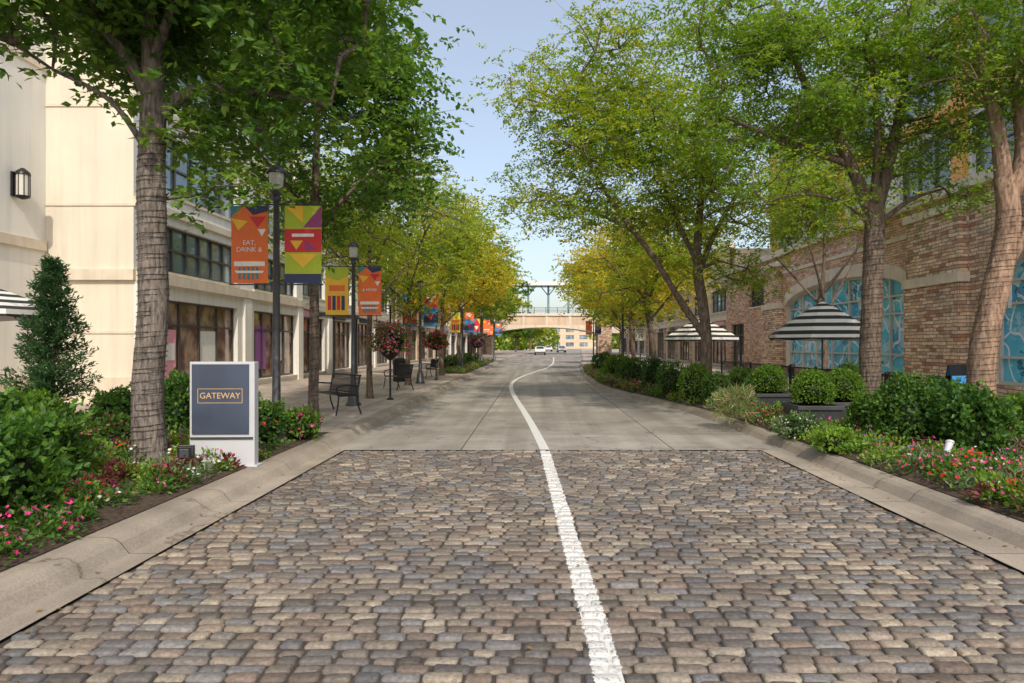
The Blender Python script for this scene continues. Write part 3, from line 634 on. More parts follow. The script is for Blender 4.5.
# ---------------------------------------------------------------- buildings
def Pm(ax,pl,s):
    return (lambda u,z,d:(pl-s*d,u,z)) if ax=='x' else (lambda u,z,d:(u,pl-s*d,z))
def fbox(b,P,u0,u1,z0,z1,d0,d1,m):
    a=P(u0,z0,d0);c=P(u1,z1,d1); b.box(a[0],c[0],a[1],c[1],a[2],c[2],m)
def facade(e,ax,pl,s,u0,u1,z0,z1,ops,wall,dep=.22):
    P=Pm(ax,pl,s); w=Bd();g=Bd();fr=Bd()
    us=sorted(set([u0,u1]+[o[0] for o in ops]+[o[1] for o in ops])); zs=sorted(set([z0,z1]+[o[2] for o in ops]+[o[3] for o in ops]))
    for a,c in zip(us,us[1:]):
        for f,h in zip(zs,zs[1:]):
            um=(a+c)/2;zm=(f+h)/2
            if any(o[0]<um<o[1] and o[2]<zm<o[3] for o in ops): continue
            w.poly([P(a,f,0),P(c,f,0),P(c,h,0),P(a,h,0)],wall)
    for o in ops:
        a,c,f,h,gm,nu,nz=o[:7]; fm=o[7] if len(o)>7 else FRAME
        for q in ([(a,f),(c,f)],[(c,f),(c,h)],[(c,h),(a,h)],[(a,h),(a,f)]):
            (ua,za),(ub,zb)=q; w.poly([P(ua,za,0),P(ub,zb,0),P(ub,zb,dep),P(ua,za,dep)],wall)
        g.poly([P(a,f,dep),P(c,f,dep),P(c,h,dep),P(a,h,dep)],gm)
        t=.035; d0=dep-.07;d1=dep-.003
        for i in range(nu+1):
            u=a+(c-a)*i/nu; u=min(max(u,a+t),c-t); fbox(fr,P,u-t,u+t,f+.001,h-.001,d0,d1,fm)
        for i in range(nz+1):
            z=f+(h-f)*i/nz; z=min(max(z,f+t),h-t)
            fbox(fr,P,a+.002,c-.002,z-t*.9,z+t*.9,d0+.004,d1-.002,fm)
        if nz==1 and f<.5: fbox(fr,P,a+.002,c-.002,h-.75,h-.69,d0+.004,d1-.002,fm)
        fbox(fr,P,a-.08,c+.08,f-.09,f-.005,-.05,.05,TRIM)
    w.done('walls',e); 
    if ops: g.done('glass',e); fr.done('window_frames',e)
    return P
PINKP=flat('poster_pink',(.75,.35,.45)); WHTP=flat('poster_white',(.75,.74,.72)); MAG=flat('poster_violet',(.35,.12,.40)); DKP=flat('poster_dark',(.03,.035,.05))
REDW=M('maroon_wall',(.22,.08,.06),.7)
e=empty('stucco_building')
P=facade(e,'x',-12.8,1,2,17.9,0,14.5,[(9.4,12.4,6,8,GLASS,3,2),(9.4,12.4,1.0,3.2,GLASS,3,2),(9.4,12.4,9.5,11.5,GLASS,3,2)],WHITE)
b=Bd(); fbox(b,P,2,17.84,0,.85,-.06,-.002,TRIM); fbox(b,P,2,17.84,4.1,4.35,-.08,-.002,TRIM); fbox(b,P,2,17.84,8.8,9.0,-.06,-.002,TRIM)
P=facade(e,'y',17.9,-1,-12.8,-10.5,0,14.5,[],CREAM)
for z in (1.95,3.35,5.3,7.9,10.5): fbox(b,P,-12.79,-10.44,z,z+(.07 if z!=3.35 else .28),-.03 if z!=3.35 else -.12,-.002,TRIM)
fbox(b,P,-12.79,-10.44,0,.8,-.07,-.002,TRIM)
P=facade(e,'x',-10.5,1,17.9,31,0,14.5,
 [(19.3,24.2,.35,2.95,SHOPG,4,1),(19.3,24.2,3.75,5.1,GLASSB,6,2),(25.6,30.2,.35,2.95,SHOPG,4,1),(25.6,30.2,3.75,5.1,GLASSB,6,2),
  (19.3,24.2,6.0,7.7,GLASSB,5,2),(25.6,30.2,6.0,7.7,GLASSB,5,2),(19.3,24.2,8.9,10.6,GLASSB,5,2),(25.6,30.2,8.9,10.6,GLASSB,5,2)],WHITE)
for z,h,d in((3.35,.28,.14),(5.35,.2,.1),(8.1,.2,.1),(11.2,.3,.16),(14.3,.3,.3)): fbox(b,P,17.9,30.98,z,z+h,-d,-.002,TRIM)
for u in (18.2,24.9,30.5): fbox(b,P,u-.3,u+.3,0.0,3.34,-.10,-.002,WHITE)
b.done('trim',e)
b=Bd(); 
fbox(b,P,19.45,20.3,.5,2.1,.15,.215,PINKP); fbox(b,P,21.8,22.9,.5,2.1,.19,.215,WHTP)
fbox(b,P,19.55,20.2,1.2,1.7,.13,.147,WHTP); fbox(b,P,26.2,27.2,.7,2.4,.19,.215,MAG); fbox(b,P,28.2,28.9,1.0,2.2,.19,.215,WHTP)
b.done('window_posters',e)
b=Bd(); b.box(-24,-13.1,2.2,17.6,.1,14.4,CREAM); b.box(-24,-10.85,18.2,30.9,.1,14.4,REDW); b.poly([(-24,2,14.45),(-12.8,2,14.45),(-12.8,17.9,14.45),(-24,17.9,14.45)],ROOFM); b.poly([(-24,17.9,14.46),(-10.5,17.9,14.46),(-10.5,31,14.46),(-24,31,14.46)],ROOFM); b.poly([(-24,2,0),(-12.8,2,0),(-12.8,2,14.5),(-24,2,14.5)],WHITE); b.done('core',e)
e=empty('wall_lantern',(-12.8,16.8,5.6)); b=Bd()
b.box(.005,.06,-.12,.12,-.3,.3,BLACK); b.lathe([(.05,-.36),(.15,-.32),(.16,-.28)],BLACK,16,.22,0); b.lathe([(.14,-.28),(.14,.24)],flat('lamp_glass',(.6,.57,.5),.3),16,.22,0)
b.lathe([(.17,.24),(.16,.3),(.04,.4)],BLACK,16,.22,0)
for i in range(8):
    t=i*math.pi/4; b.cyl((.22+.15*math.cos(t),.15*math.sin(t),-.3),(.22+.15*math.cos(t),.15*math.sin(t),.26),.01,.01,BLACK,6)
b.done('lantern',e)
def block(nm,x,s,y0,y1,H,wall,bays,shopm,trims,roofx,upper=GLASSB,storeys=2):
    e=empty(nm); ops=[];w=(y1-y0)/bays
    for i in range(bays):
        a=y0+w*i+w*.14;c=y0+w*(i+1)-w*.14; ops.append((a,c,.3,3.0,shopm,4,1)); z=4.0
        for _ in range(storeys): ops.append((a,c,z,z+1.6,upper,4,2)); z+=3.0
    P=facade(e,'x',x,s,y0,y1,0,H,ops,wall); b=Bd()
    for z,h,d in trims: fbox(b,P,y0+.01,y1-.01,z,z+h,-d,-.002,TRIM)
    for i in range(bays+1):
        u=min(max(y0+w*i,y0+.32),y1-.32); fbox(b,P,u-.3,u+.3,.01,3.3,-.1,-.002,LEDGE if wall is TANW else WHITE)
    for i in range(bays):
        a=y0+w*i+w*.2; fbox(b,P,a,a+w*.35,3.05,3.3,-.09,-.004,random.choice([DKP,MAG,PINKP,BLACK]))
    b.done('trim',e); b=Bd(); b.box(x-s*.35,roofx,y0+.05,y1-.05,.1,H-.02,wall); b.done('core',e)
    b=Bd(); b.box(x+s*.15,x-s*.4,y0+.02,y1-.02,H,H+.35,TRIM); b.done('parapet',e)
block('shop_building',-10.9,1,31.05,52,9.5,WHITE,4,SHOPG,[(3.35,.3,.14),(6.3,.2,.1)],-24)
block('shop_building',-10.6,1,52.05,84,8.5,TANW,6,SHOPG,[(3.35,.3,.14),(6.3,.2,.1)],-24,storeys=1)
block('shop_building',-11.2,1,84.05,150,9.5,WHITE,9,SHOPG,[(3.35,.3,.14)],-26,storeys=2)
e=empty('office_building'); P=facade(e,'y',300,-1,-30,70,0,14,[(-28+6*i,-24.5+6*i,z,z+1.8,GLASSB,2,1) for i in range(16) for z in(1,4.2,7.4,10.6)],TANW)
b=Bd(); b.box(-29.9,69.9,300.6,320,.1,13.9,TANW); fbox(b,P,-30,70,13.9,14.4,-.4,.5,TRIM); b.done('core',e)
e=empty('entrance_canopy'); b=Bd(); b.box(-10.36,-9.2,31.5,36,3.0,3.16,BLACK); 
for y in (31.7,35.8): b.cyl((-9.3,y,.13),(-9.3,y,3.0),.05,.05,BLACK,10)
b.done('canopy',e,.01)
def archbay(e,P,u0,u1,a,c,zb,spr,cre,zt,wall,gm,nu,trim=True):
    w=Bd();g=Bd();f=Bd();t=Bd(); um=(a+c)/2;hw=(c-a)/2; dep=.3
    zc=lambda u: spr+(cre-spr)*math.sqrt(max(0,1-((u-um)/hw)**2*.97))
    n=28; U=[a+(c-a)*i/n for i in range(n+1)]
    for lo,hi in((u0,a),(c,u1)):
        if hi>lo+.01: w.poly([P(lo,0,0),P(hi,0,0),P(hi,zt,0),P(lo,zt,0)],wall)
    w.poly([P(a,0,0),P(c,0,0),P(c,zb,0),P(a,zb,0)],wall); w.poly([P(a,zb,0),P(c,zb,0),P(c,zb,dep),P(a,zb,dep)],TRIM)
    for p,q in zip(U,U[1:]):
        w.poly([P(p,zc(p),0),P(q,zc(q),0),P(q,zt,0),P(p,zt,0)],wall)
        w.poly([P(p,zc(p),0),P(q,zc(q),0),P(q,zc(q),dep),P(p,zc(p),dep)],TRIM)
        g.poly([P(p,zb,dep),P(q,zb,dep),P(q,zc(q),dep),P(p,zc(p),dep)],gm)
        if trim:
            k=.5; A=[P(p,zc(p)+.0,-.09),P(q,zc(q)+.0,-.09),P(q,zc(q)+k,-.09),P(p,zc(p)+k,-.09)]; t.poly(A,TRIM)
            t.poly([P(p,zc(p)+k,-.09),P(q,zc(q)+k,-.09),P(q,zc(q)+k,-.001),P(p,zc(p)+k,-.001)],TRIM)
            t.poly([P(p,zc(p),-.09),P(q,zc(q),-.09),P(q,zc(q),-.001),P(p,zc(p),-.001)],TRIM)
            f.add([P(p,zc(p)-.09,dep-.08),P(q,zc(q)-.09,dep-.08),P(q,zc(q)-.001,dep-.08),P(p,zc(p)-.001,dep-.08),P(p,zc(p)-.09,dep),P(q,zc(q)-.09,dep)],[(0,1,2,3),(0,4,5,1)],FRAMEW)
    for u in(a,c): w.poly([P(u,zb,0),P(u,zc(u),0),P(u,zc(u),dep),P(u,zb,dep)],TRIM)
    for i in range(nu+1):
        u=min(max(a+(c-a)*i/nu,a+.05),c-.05); fbox(f,P,u-.045,u+.045,zb,zc(u)-.01,dep-.1,dep-.004,FRAMEW)
    for z in(zb+.04,1.3,spr-.7,spr-.05): fbox(f,P,a+.01,c-.01,z-.035,z+.035,dep-.09,dep-.006,FRAMEW)
    w.done('walls',e);g.done('glass',e);f.done('window_frames',e);t.done('arch_trim',e)
e=empty('stone_building'); P=Pm('x',13,-1)
archbay(e,P,5,20.4,9.5,19.4,.55,3.5,4.5,6.3,LEDGE,FILM,6)
archbay(e,P,20.4,37.5,23.7,35.2,.55,3.5,4.45,6.3,BRICKW,FILM,7)
facade(e,'x',13,-1,37.5,46,0,6.3,[(42.3,45,.15,3.0,GLASS,2,1),(38.3,41.2,3.9,5.3,GLASS,3,2)],BRICKW)
b=Bd()
for u0,u1 in((20.4,23.4),(35.6,37.9),(4.8,9.0)):
    fbox(b,P,u0,u1,0,3.55,-.32,-.002,LEDGE); fbox(b,P,u0-.05,u1+.05,3.552,3.85,-.38,-.002,TRIM); fbox(b,P,u0+.05,u1-.05,3.852,5.75,-.27,-.002,LEDGE); fbox(b,P,u0-.05,u1+.05,5.752,6.0,-.36,-.002,TRIM); fbox(b,P,u0-.03,u1+.03,.0,.5,-.36,-.322,TRIM)
b.done('stone_piers',e)
b=Bd(); fbox(b,P,5,46,6.3,6.62,-.22,.4,TRIM); fbox(b,P,20.4,46,5.35,5.5,-.05,-.002,TRIM); b.done('cornice',e)
b=Bd(); b.box(13.45,24,5.2,45.9,.1,6.25,LEDGE); b.done('core',e)
facade(e,'x',15.2,-1,5,44,6.2,15,[o for i in range(8) for o in((6.2+4.7*i,9.6+4.7*i,7.3,9.6,GLASS,3,2),(6.2+4.7*i,9.6+4.7*i,10.8,13.1,GLASSB,3,2))],GREYP)
P2=Pm('x',15.2,-1); b=Bd()
for i in range(9): fbox(b,P2,5.1+4.7*i,5.9+4.7*i,6.7,13.4,-.12,-.002,ORANGE if i%2==0 else WHITE)
fbox(b,P2,5,44,9.9,10.4,-.3,-.13,ORANGE); fbox(b,P2,5,44,13.5,13.7,-.2,-.002,WHITE); fbox(b,P2,5,44,15,15.3,-.4,.4,WHITE)
b.done('upper_panels',e)
b=Bd(); b.box(15.6,28,5.2,43.9,6.4,14.95,GREYP); b.box(15.21,28,43.95,44.0,6.3,15,GREYP); b.done('upper_core',e)
b=Bd(); b.poly([(13.4,5,6.4),(15.3,5,6.4),(15.3,46,6.4),(13.4,46,6.4)],ROOFM); b.done('terrace',e)
text('M',1.0,(12.85,18.7,2.95),(math.pi/2,0,-math.pi/2),WHTP,e,'store_letter',.02)
block('shop_building',13.2,-1,46.05,80,8.2,TANW,6,SHOPG,[(3.35,.3,.14),(6.0,.2,.1)],26,storeys=1)
block('shop_building',17.5,-1,80.05,135,9.5,WHITE,8,SHOPG,[(3.35,.3,.14)],30)
# ---------------------------------------------------------------- bridge
BRS=M('bridge_stone',(.64,.47,.33),.85,.12,.6,.2,20,streak=.2)
e=empty('pedestrian_bridge'); b=Bd(); y0,y1=118,124
b.box(-24,34,y0+.1,y1-.1,4.9,6.7,BRS); b.box(-24,34,y0-.15,y1+.15,6.7,7.1,TRIM)
# shallow arched lower girder between the piers
n=24; xa,xb=-7.6,11.2
za=lambda x:3.7+1.0*(1-((x-(xa+xb)/2)/((xb-xa)/2))**2)
for i in range(n):
    p=xa+(xb-xa)*i/n;q=xa+(xb-xa)*(i+1)/n
    b.poly([(p,y0-.1,za(p)),(q,y0-.1,za(q)),(q,y0-.1,5.1),(p,y0-.1,5.1)],TRIM); b.poly([(p,y0-.1,za(p)),(q,y0-.1,za(q)),(q,y1+.1,za(q)),(p,y1+.1,za(p))],BRS); b.poly([(p,y1+.1,za(p)),(q,y1+.1,za(q)),(q,y1+.1,5.1),(p,y1+.1,5.1)],TRIM)
b.box(-24,xa,y0-.1,y1+.1,3.7,4.9,TRIM); b.box(xb,34,y0-.1,y1+.1,3.7,4.9,TRIM)
for i in range(14): b.box(-22+4*i,-21.6+4*i,y0-.02,y0+.1,5.12,6.7,TRIM)
b.done('deck',e)
b=Bd()
for z in(7.35,7.6,7.85,8.1): b.box(-24,34,y0,y0+.06,z,z+.06,POLE)
for i in range(29): b.box(-24+2*i,-23.9+2*i,y0-.02,y0+.1,7.1,8.2,POLE)
b.done('railing',e)
b=Bd()
for x in (-8.6,12.2): b.box(x-1,x+1,y0+.6,y1-.6,0,3.69,LEDGE); b.box(x-1.2,x+1.2,y0-.4,y0-.12,0,7.3,LEDGE); b.box(x-1.3,x+1.3,y0-.5,y0+.1,7.3,7.6,TRIM)
b.done('piers',e)
TEAL=M('canopy_teal',(.16,.27,.30),.5)
b=Bd()
for x in (-4.5,-1,2.5,6): b.cyl((x,y0+1,6.9),(x,y0+1,12.1),.18,.18,TEAL,8); b.cyl((x,y0+1,10.2),(x+1.5,y0+1,12.1),.09,.09,TEAL,6); b.cyl((x,y0+1,10.2),(x-1.5,y0+1,12.1),.09,.09,TEAL,6)
b.box(-7,8.5,y0-.8,y1,12.1,12.45,TEAL); b.box(-7,8.5,y0-.95,y0-.802,11.9,12.6,WHITE); b.done('canopy',e)
# ---------------------------------------------------------------- street furniture
SIGNW=M('sign_white',(.50,.51,.53),.5,.05,2,0); SIGND=M('sign_navy',(.05,.065,.10),.45,.15,3,0)
GOLDL=flat('gold_letters',(.62,.40,.18),.4)
e=empty('monument_sign',(-3.90,8.6,.12),math.radians(2)); b=Bd()
b.box(-.40,.40,-.07,.07,.0,1.32,SIGNW); b.box(-.44,.44,-.10,.10,-.05,.03,SIGNW); b.done('body',e,.008)
b=Bd(); b.box(-.365,.335,-.092,-.0705,.42,1.29,SIGND); b.done('panel',e,.004)
b=Bd()
for a in((-.29,.26,.98,.986),(-.29,.26,.805,.811),(-.29,-.284,.812,.979),(.254,.26,.812,.979)): b.box(a[0],a[1],-.0965,-.0925,a[2],a[3],GOLDL)
b.box(-.385,.385,-.088,-.0705,.355,.38,POLE); b.done('border',e)
text('GATEWAY',.104,(-.015,-.095,.895),(math.pi/2,0,0),GOLDL,e,'lettering',.002)
e=empty('garden_floodlight',(-3.98,7.8,.16),.2); b=Bd(); b.cyl((0,0,-.05),(0,0,.20),.015,.015,BLACK); b.box(-.075,.075,-.05,.05,.19,.33,BLACK); b.box(-.085,.085,.05,.06,.18,.34,POLE); b.box(-.05,.05,-.07,-.05,.21,.31,POLE); b.cyl((0,0,-.03),(0,0,.0),.06,.05,BLACK); b.done('lamp',e,.006)
e=empty('garden_spotlight',(4.8,7.9,.25),.2); b=Bd(); b.cyl((0,0,-.1),(0,0,.16),.012,.012,SIGNW); b.cyl((-.03,0,.16),(.05,.04,.26),.035,.042,SIGNW); b.cyl((.045,.035,.255),(.055,.045,.275),.048,.048,SIGNW); b.done('lamp',e)
BC={'o':flat('banner_orange',(.80,.16,.03)),'t':flat('banner_teal',(.03,.22,.25)),'g':flat('banner_green',(.42,.50,.03)),'y':flat('banner_yellow',(.85,.50,.04)),'n':flat('banner_navy',(.03,.04,.10)),'w':flat('banner_white',(.78,.76,.70)),'r':flat('banner_red',(.62,.03,.04)),'p':flat('banner_plum',(.30,.05,.18)),'b':flat('banner_blue',(.05,.25,.55))}
def banner(e,x0,x1,z0,z1,style,txt=None):
    b=Bd(); w=x1-x0;h=z1-z0
    bgs={0:'o',1:'g',2:'y',3:'b',4:'r'}
    b.box(x0,x1,-.004,.004,z0,z1,BC[bgs[style]])
    ly=[.0]
    def sh(pts,c):
        ly[0]+=.0006
        for s in(-1,1):
            b.poly([(x0+u*w,s*(.006+ly[0]),z0+v*h) for u,v in pts],BC[c])
    if style==0:
        sh([(0,1),(.35,1),(0,.86)],'t'); sh([(.35,1),(1,1),(1,.93),(.6,.88)],'n'); sh([(.0,.84),(.45,.80),(.2,.68)],'y'); sh([(.5,.86),(.95,.86),(.72,.72)],'r'); sh([(.72,.7),(.95,.7),(.84,.6)],'w')
        sh([(.08,.28),(.92,.28),(.92,.22),(.08,.22)],'w')
        for i in range(5): sh([(.2+.12*i,.21),(.26+.12*i,.21),(.26+.12*i,.05),(.2+.12*i,.05)],'t')
        sh([(.1,.16),(.9,.16),(.85,.13),(.15,.13)],'w')
    elif style==1:
        sh([(0,.7),(1,.7),(1,.4),(0,.4)],'r'); sh([(0,1),(.5,1),(.5,.78)],'y'); sh([(.5,.72),(1,1),(1,.72)],'p'); sh([(.1,.38),(.9,.38),(.5,.2)],'y'); sh([(.2,.64),(.8,.64),(.8,.6),(.2,.6)],'w')
        sh([(.15,.55),(.5,.55),(.32,.43)],'y'); sh([(.55,.55),(.9,.43),(.55,.43)],'p')
        sh([(.0,.12),(1,.12),(1,0),(0,0)],'n')
    elif style==2:
        sh([(.0,1),(1,1),(1,.82),(.5,.72),(0,.82)],'g'); sh([(.15,.62),(.85,.62),(.85,.5),(.15,.5)],'o'); 
        for i in range(4): sh([(.1+.2*i,.4),(.25+.2*i,.4),(.25+.2*i,.1),(.1+.2*i,.1)],'n' if i%2 else 'r')
    elif style==3:
        sh([(0,1),(1,1),(1,.55),(0,.7)],'o'); sh([(.15,.95),(.85,.95),(.5,.75)],'w'); sh([(0,.3),(1,.45),(1,.1),(0,.1)],'n'); sh([(.3,.4),(.7,.4),(.5,.15)],'r')
    else:
        sh([(0,1),(.5,1),(0,.6)],'b'); sh([(1,1),(.5,1),(1,.6)],'y'); sh([(.2,.5),(.8,.5),(.5,.2)],'w'); sh([(0,.1),(1,.1),(1,0),(0,0)],'t')
    b.done('banner',e)
    if txt:
        for i,l in enumerate(txt): text(l,h*.085,((x0+x1)/2,-.018,z0+h*(.52-.09*i)),(math.pi/2,0,0),BC['w'],e,'banner_text',.001)
LGL=flat('lamp_glass_clear',(.55,.55,.5),.2)
def lamp_post(x,y,H=4.35,ban=None):
    e=empty('street_lamp',(x,y,.13)); b=Bd()
    b.lathe([(.19,0),(.19,.05),(.15,.09),(.13,.35),(.10,.42),(.085,.5),(.065,.55),(.058,1.5),(.045,H-.55),(.07,H-.54),(.07,H-.48),(.045,H-.46)],POLE,20)
    for i in range(10):
        t=i*math.pi/5; b.cyl((.135*math.cos(t),.135*math.sin(t),.09),(.118*math.cos(t),.118*math.sin(t),.36),.012,.012,POLE,5)
    b.lathe([(.05,H-.47),(.10,H-.42),(.11,H-.38)],POLE,16)
    b.lathe([(.09,H-.38),(.115,H-.12)],LGL,16); b.lathe([(.15,H-.12),(.14,H-.07),(.07,H),(.02,H+.02),(.015,H+.09)],POLE,16)
    b.done('pole',e)
    if ban:
        for sd,st,tx in ban:
            zt=H-.62; zb=zt-1.2; w=.57; x0,x1=(-.13-w,-.13) if sd<0 else (.13,.13+w)
            b=Bd()
            for z in(zt+.02,zb-.02): b.cyl((0,0,z),(sd*(w+.16),0,z),.012,.012,POLE,8)
            b.done('banner_arms',e); banner(e,x0,x1,zb,zt,st,tx)
    return e
lamp_post(-4.0,10.6,4.3,[(-1,0,['EAT,','DRINK &']),(1,1,None)])
lamp_post(-4.55,17.2,4.1,[(-1,2,None),(1,0,['& MORE'])])
lamp_post(-4.5,27,4.1,[(-1,4,None),(1,3,None)]); lamp_post(-4.3,41,4.1,[(-1,2,None),(1,3,None)]); lamp_post(-4.3,56,4.3,[(-1,4,None),(1,0,None)]); lamp_post(-4.2,72,4.4,[(-1,0,None),(1,3,None)])
lamp_post(3.9,30,4.2,None); lamp_post(5.4,62,4.3,[(-1,0,None),(1,3,None)])
e=empty('hanging_basket_stand',(-4.0,19.0,.13)); b=Bd(); b.lathe([(.1,0),(.1,.03),(.03,.06),(.025,2.6),(.04,2.62)],BLACK,12)
for s in(-1,1): b.tube([(0,0,2.4),(s*.2,0,2.5),(s*.38,0,2.4),(s*.38,0,2.1)],.01,BLACK)
b.lathe([(.05,1.1),(.24,1.25),(.3,1.45)],BLACK,16); b.done('stand',e)
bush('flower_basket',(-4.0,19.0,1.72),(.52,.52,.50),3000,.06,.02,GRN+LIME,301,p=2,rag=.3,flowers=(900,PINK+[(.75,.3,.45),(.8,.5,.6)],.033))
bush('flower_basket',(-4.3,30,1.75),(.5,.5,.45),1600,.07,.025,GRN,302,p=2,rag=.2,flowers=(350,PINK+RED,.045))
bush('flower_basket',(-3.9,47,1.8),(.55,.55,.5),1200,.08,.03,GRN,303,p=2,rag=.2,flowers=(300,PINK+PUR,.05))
for x,y in((-4.3,30),(-3.9,47)):
    e=empty('hanging_basket_stand',(x,y,.13)); b=Bd(); b.lathe([(.1,0),(.1,.03),(.03,.06),(.025,2.6),(.04,2.62)],BLACK,12); b.done('stand',e)
def bench(x,y,rz):
    e=empty('park_bench',(x,y,.13),rz); b=Bd()
    for s in(-.72,.72):
        b.tube([(s,-.28,0),(s,-.24,.22),(s,-.22,.42),(s,.2,.42)],.018,BLACK); b.tube([(s,.3,0),(s,.22,.22),(s,.2,.42),(s,.28,.85)],.018,BLACK)
        b.tube([(s,-.24,.42),(s,-.27,.6),(s,-.1,.65),(s,.25,.62)],.018,BLACK)
    b.done('frame',e); b=Bd()
    for i in range(8): b.box(-.75,.75,-.24+i*.055,-.205+i*.055,.43,.445,BLACK)
    b.done('seat',e); b=Bd()
    for i in range(28): x0=-.72+i*.0533; b.cyl((x0,.205,.48),(x0,.275,.83),.009,.009,BLACK,5)
    b.cyl((-.74,.28,.85),(.74,.28,.85),.02,.02,BLACK,8); b.cyl((-.74,.2,.47),(.74,.2,.47),.016,.016,BLACK,8); b.done('backrest',e)
bench(-4.5,15.4,math.radians(-50)); bench(-4.7,23.6,math.radians(-60)); bench(-4.9,31.8,math.radians(-70))
UB=flat('canvas_black',(.025,.025,.027),.8); UW=flat('canvas_white',(.78,.76,.72),.8)
def umbrella(x,y,zr,zt,r,n=8,rz=.2):
    e=empty('patio_umbrella',(x,y,.13),rz); b=Bd(); zr-=.13;zt-=.13; K=10
    for i in range(n):
        t0=2*math.pi*i/n;t1=2*math.pi*(i+1)/n
        for k in range(K):
            f0=k/K;f1=(k+1)/K
            def pt(f,t):
                return (r*f*math.cos(t),r*f*math.sin(t),zt-(zt-zr)*f**1.15)
            m=UW if k%2==0 else UB
            b.poly([pt(f0,t0),pt(f1,t0),pt(f1,t1),pt(f0,t1)] if k else [pt(0,0),pt(f1,t0),pt(f1,t1)],m)
        a=(r*math.cos(t0),r*math.sin(t0));c=(r*math.cos(t1),r*math.sin(t1)); mx=((a[0]+c[0])/2,(a[1]+c[1])/2)
        b.poly([(a[0],a[1],zr),(c[0],c[1],zr),(c[0]*1.01,c[1]*1.01,zr-.11),(mx[0]*1.01,mx[1]*1.01,zr-.15),(a[0]*1.01,a[1]*1.01,zr-.11)],UW)
        b.poly([(a[0]*1.015,a[1]*1.015,zr-.115),(mx[0]*1.015,mx[1]*1.015,zr-.155),(c[0]*1.015,c[1]*1.015,zr-.115),(c[0]*1.017,c[1]*1.017,zr-.08),(a[0]*1.017,a[1]*1.017,zr-.08)],UB)
    b.done('canopy',e); b=Bd(); b.cyl((0,0,0),(0,0,zt+.06),.025,.022,POLE,12); b.lathe([(.28,0),(.28,.05),(.05,.09),(.04,.3)],BLACK,20)
    for i in range(n):
        t=2*math.pi*i/n; b.cyl((0,0,zt-.55),(r*.55*math.cos(t),r*.55*math.sin(t),zt-(zt-zr)*.5-.03),.008,.008,POLE,5)
    b.done('pole',e)
umbrella(-9.35,11.4,2.22,2.72,1.3); umbrella(7.6,18,1.92,2.80,1.35); umbrella(6.1,25,1.92,2.65,1.4)
def table(x,y):
    e=empty('cafe_table',(x,y,.13)); b=Bd(); b.lathe([(.01,.72),(.38,.72),(.38,.75),(.01,.75)],POLE,24); b.lathe([(.25,0),(.25,.02),(.03,.05),(.03,.72)],BLACK,14); b.done('table',e)
def chair(x,y,rz):
    e=empty('cafe_chair',(x,y,.13),rz); b=Bd()
    for sx in(-.2,.2):
        b.cyl((sx,-.2,0),(sx*.95,-.18,.45),.012,.012,BLACK,6); b.tube([(sx,.22,0),(sx,.19,.45),(sx,.25,.85)],.012,BLACK)
    b.box(-.22,.22,-.2,.2,.44,.46,BLACK)
    for i in range(4): b.box(-.2,.2,.2+i*.014,.215+i*.014,.52+i*.09,.57+i*.09,BLACK)
    b.done('chair',e)
for x,y in((8.1,17.2),(8.6,20.5),(8.2,24)): table(x,y); chair(x-.65,y,1.6); chair(x+.65,y,-1.6); chair(x,y-.7,3.1)
e=empty('patio_fence'); b=Bd()
for z in(.25,1.0): b.box(7.38,7.42,12.5,27,z,z+.04,BLACK)
for i in range(146): b.box(7.393,7.407,12.5+i*.1,12.514+i*.1,.29,1.0,BLACK)
for i in range(9): b.box(7.37,7.43,12.5+i*1.8,12.56+i*1.8,.13,1.08,BLACK)
b.done('rails',e)
e=empty('sandwich_board',(11.3,18.2,.13),.3); b=Bd()
for s in(-1,1): b.add([(-.3,s*.25,0),(.3,s*.25,0),(.3,s*.02,.95),(-.3,s*.02,.95)],[(0,1,2,3)],BC['b']); b.add([(-.34,s*.245,0),(.34,s*.245,0),(.34,s*.01,1.0),(-.34,s*.01,1.0)],[(0,1,2,3)],BLACK)
b.box(-.36,-.33,-.27,.27,0,.03,BLACK); b.done('board',e)
e=empty('speed_limit_sign',(5.45,35,.13)); b=Bd(); b.box(-.03,.03,-.03,.03,0,2.55,POLE); b.done('post',e); b=Bd(); b.box(-.28,.28,-.05,-.032,1.75,2.45,WHTP); b.done('plate',e,.01)
b=Bd()
for z in(1.78,2.41): b.box(-.25,.25,-.055,-.0505,z,z+.015,BLACK)
b.done('border',e); text('SPEED',.13,(0,-.056,2.3),(math.pi/2,0,0),BLACK,e); text('LIMIT',.13,(0,-.056,2.16),(math.pi/2,0,0),BLACK,e); text('15',.32,(0,-.056,1.95),(math.pi/2,0,0),BLACK,e)
def bin_(x,y):
    e=empty('litter_bin',(x,y,.13)); b=Bd(); b.lathe([(.26,0),(.27,.05),(.27,.8),(.29,.82),(.29,.86),(.18,.98),(.1,.98)],BLACK,20)
    for i in range(20):
        t=i*math.pi/10; b.cyl((.275*math.cos(t),.275*math.sin(t),.06),(.275*math.cos(t),.275*math.sin(t),.8),.012,.012,POLE,4)
    b.done('bin',e)
bin_(-5.6,28.5)
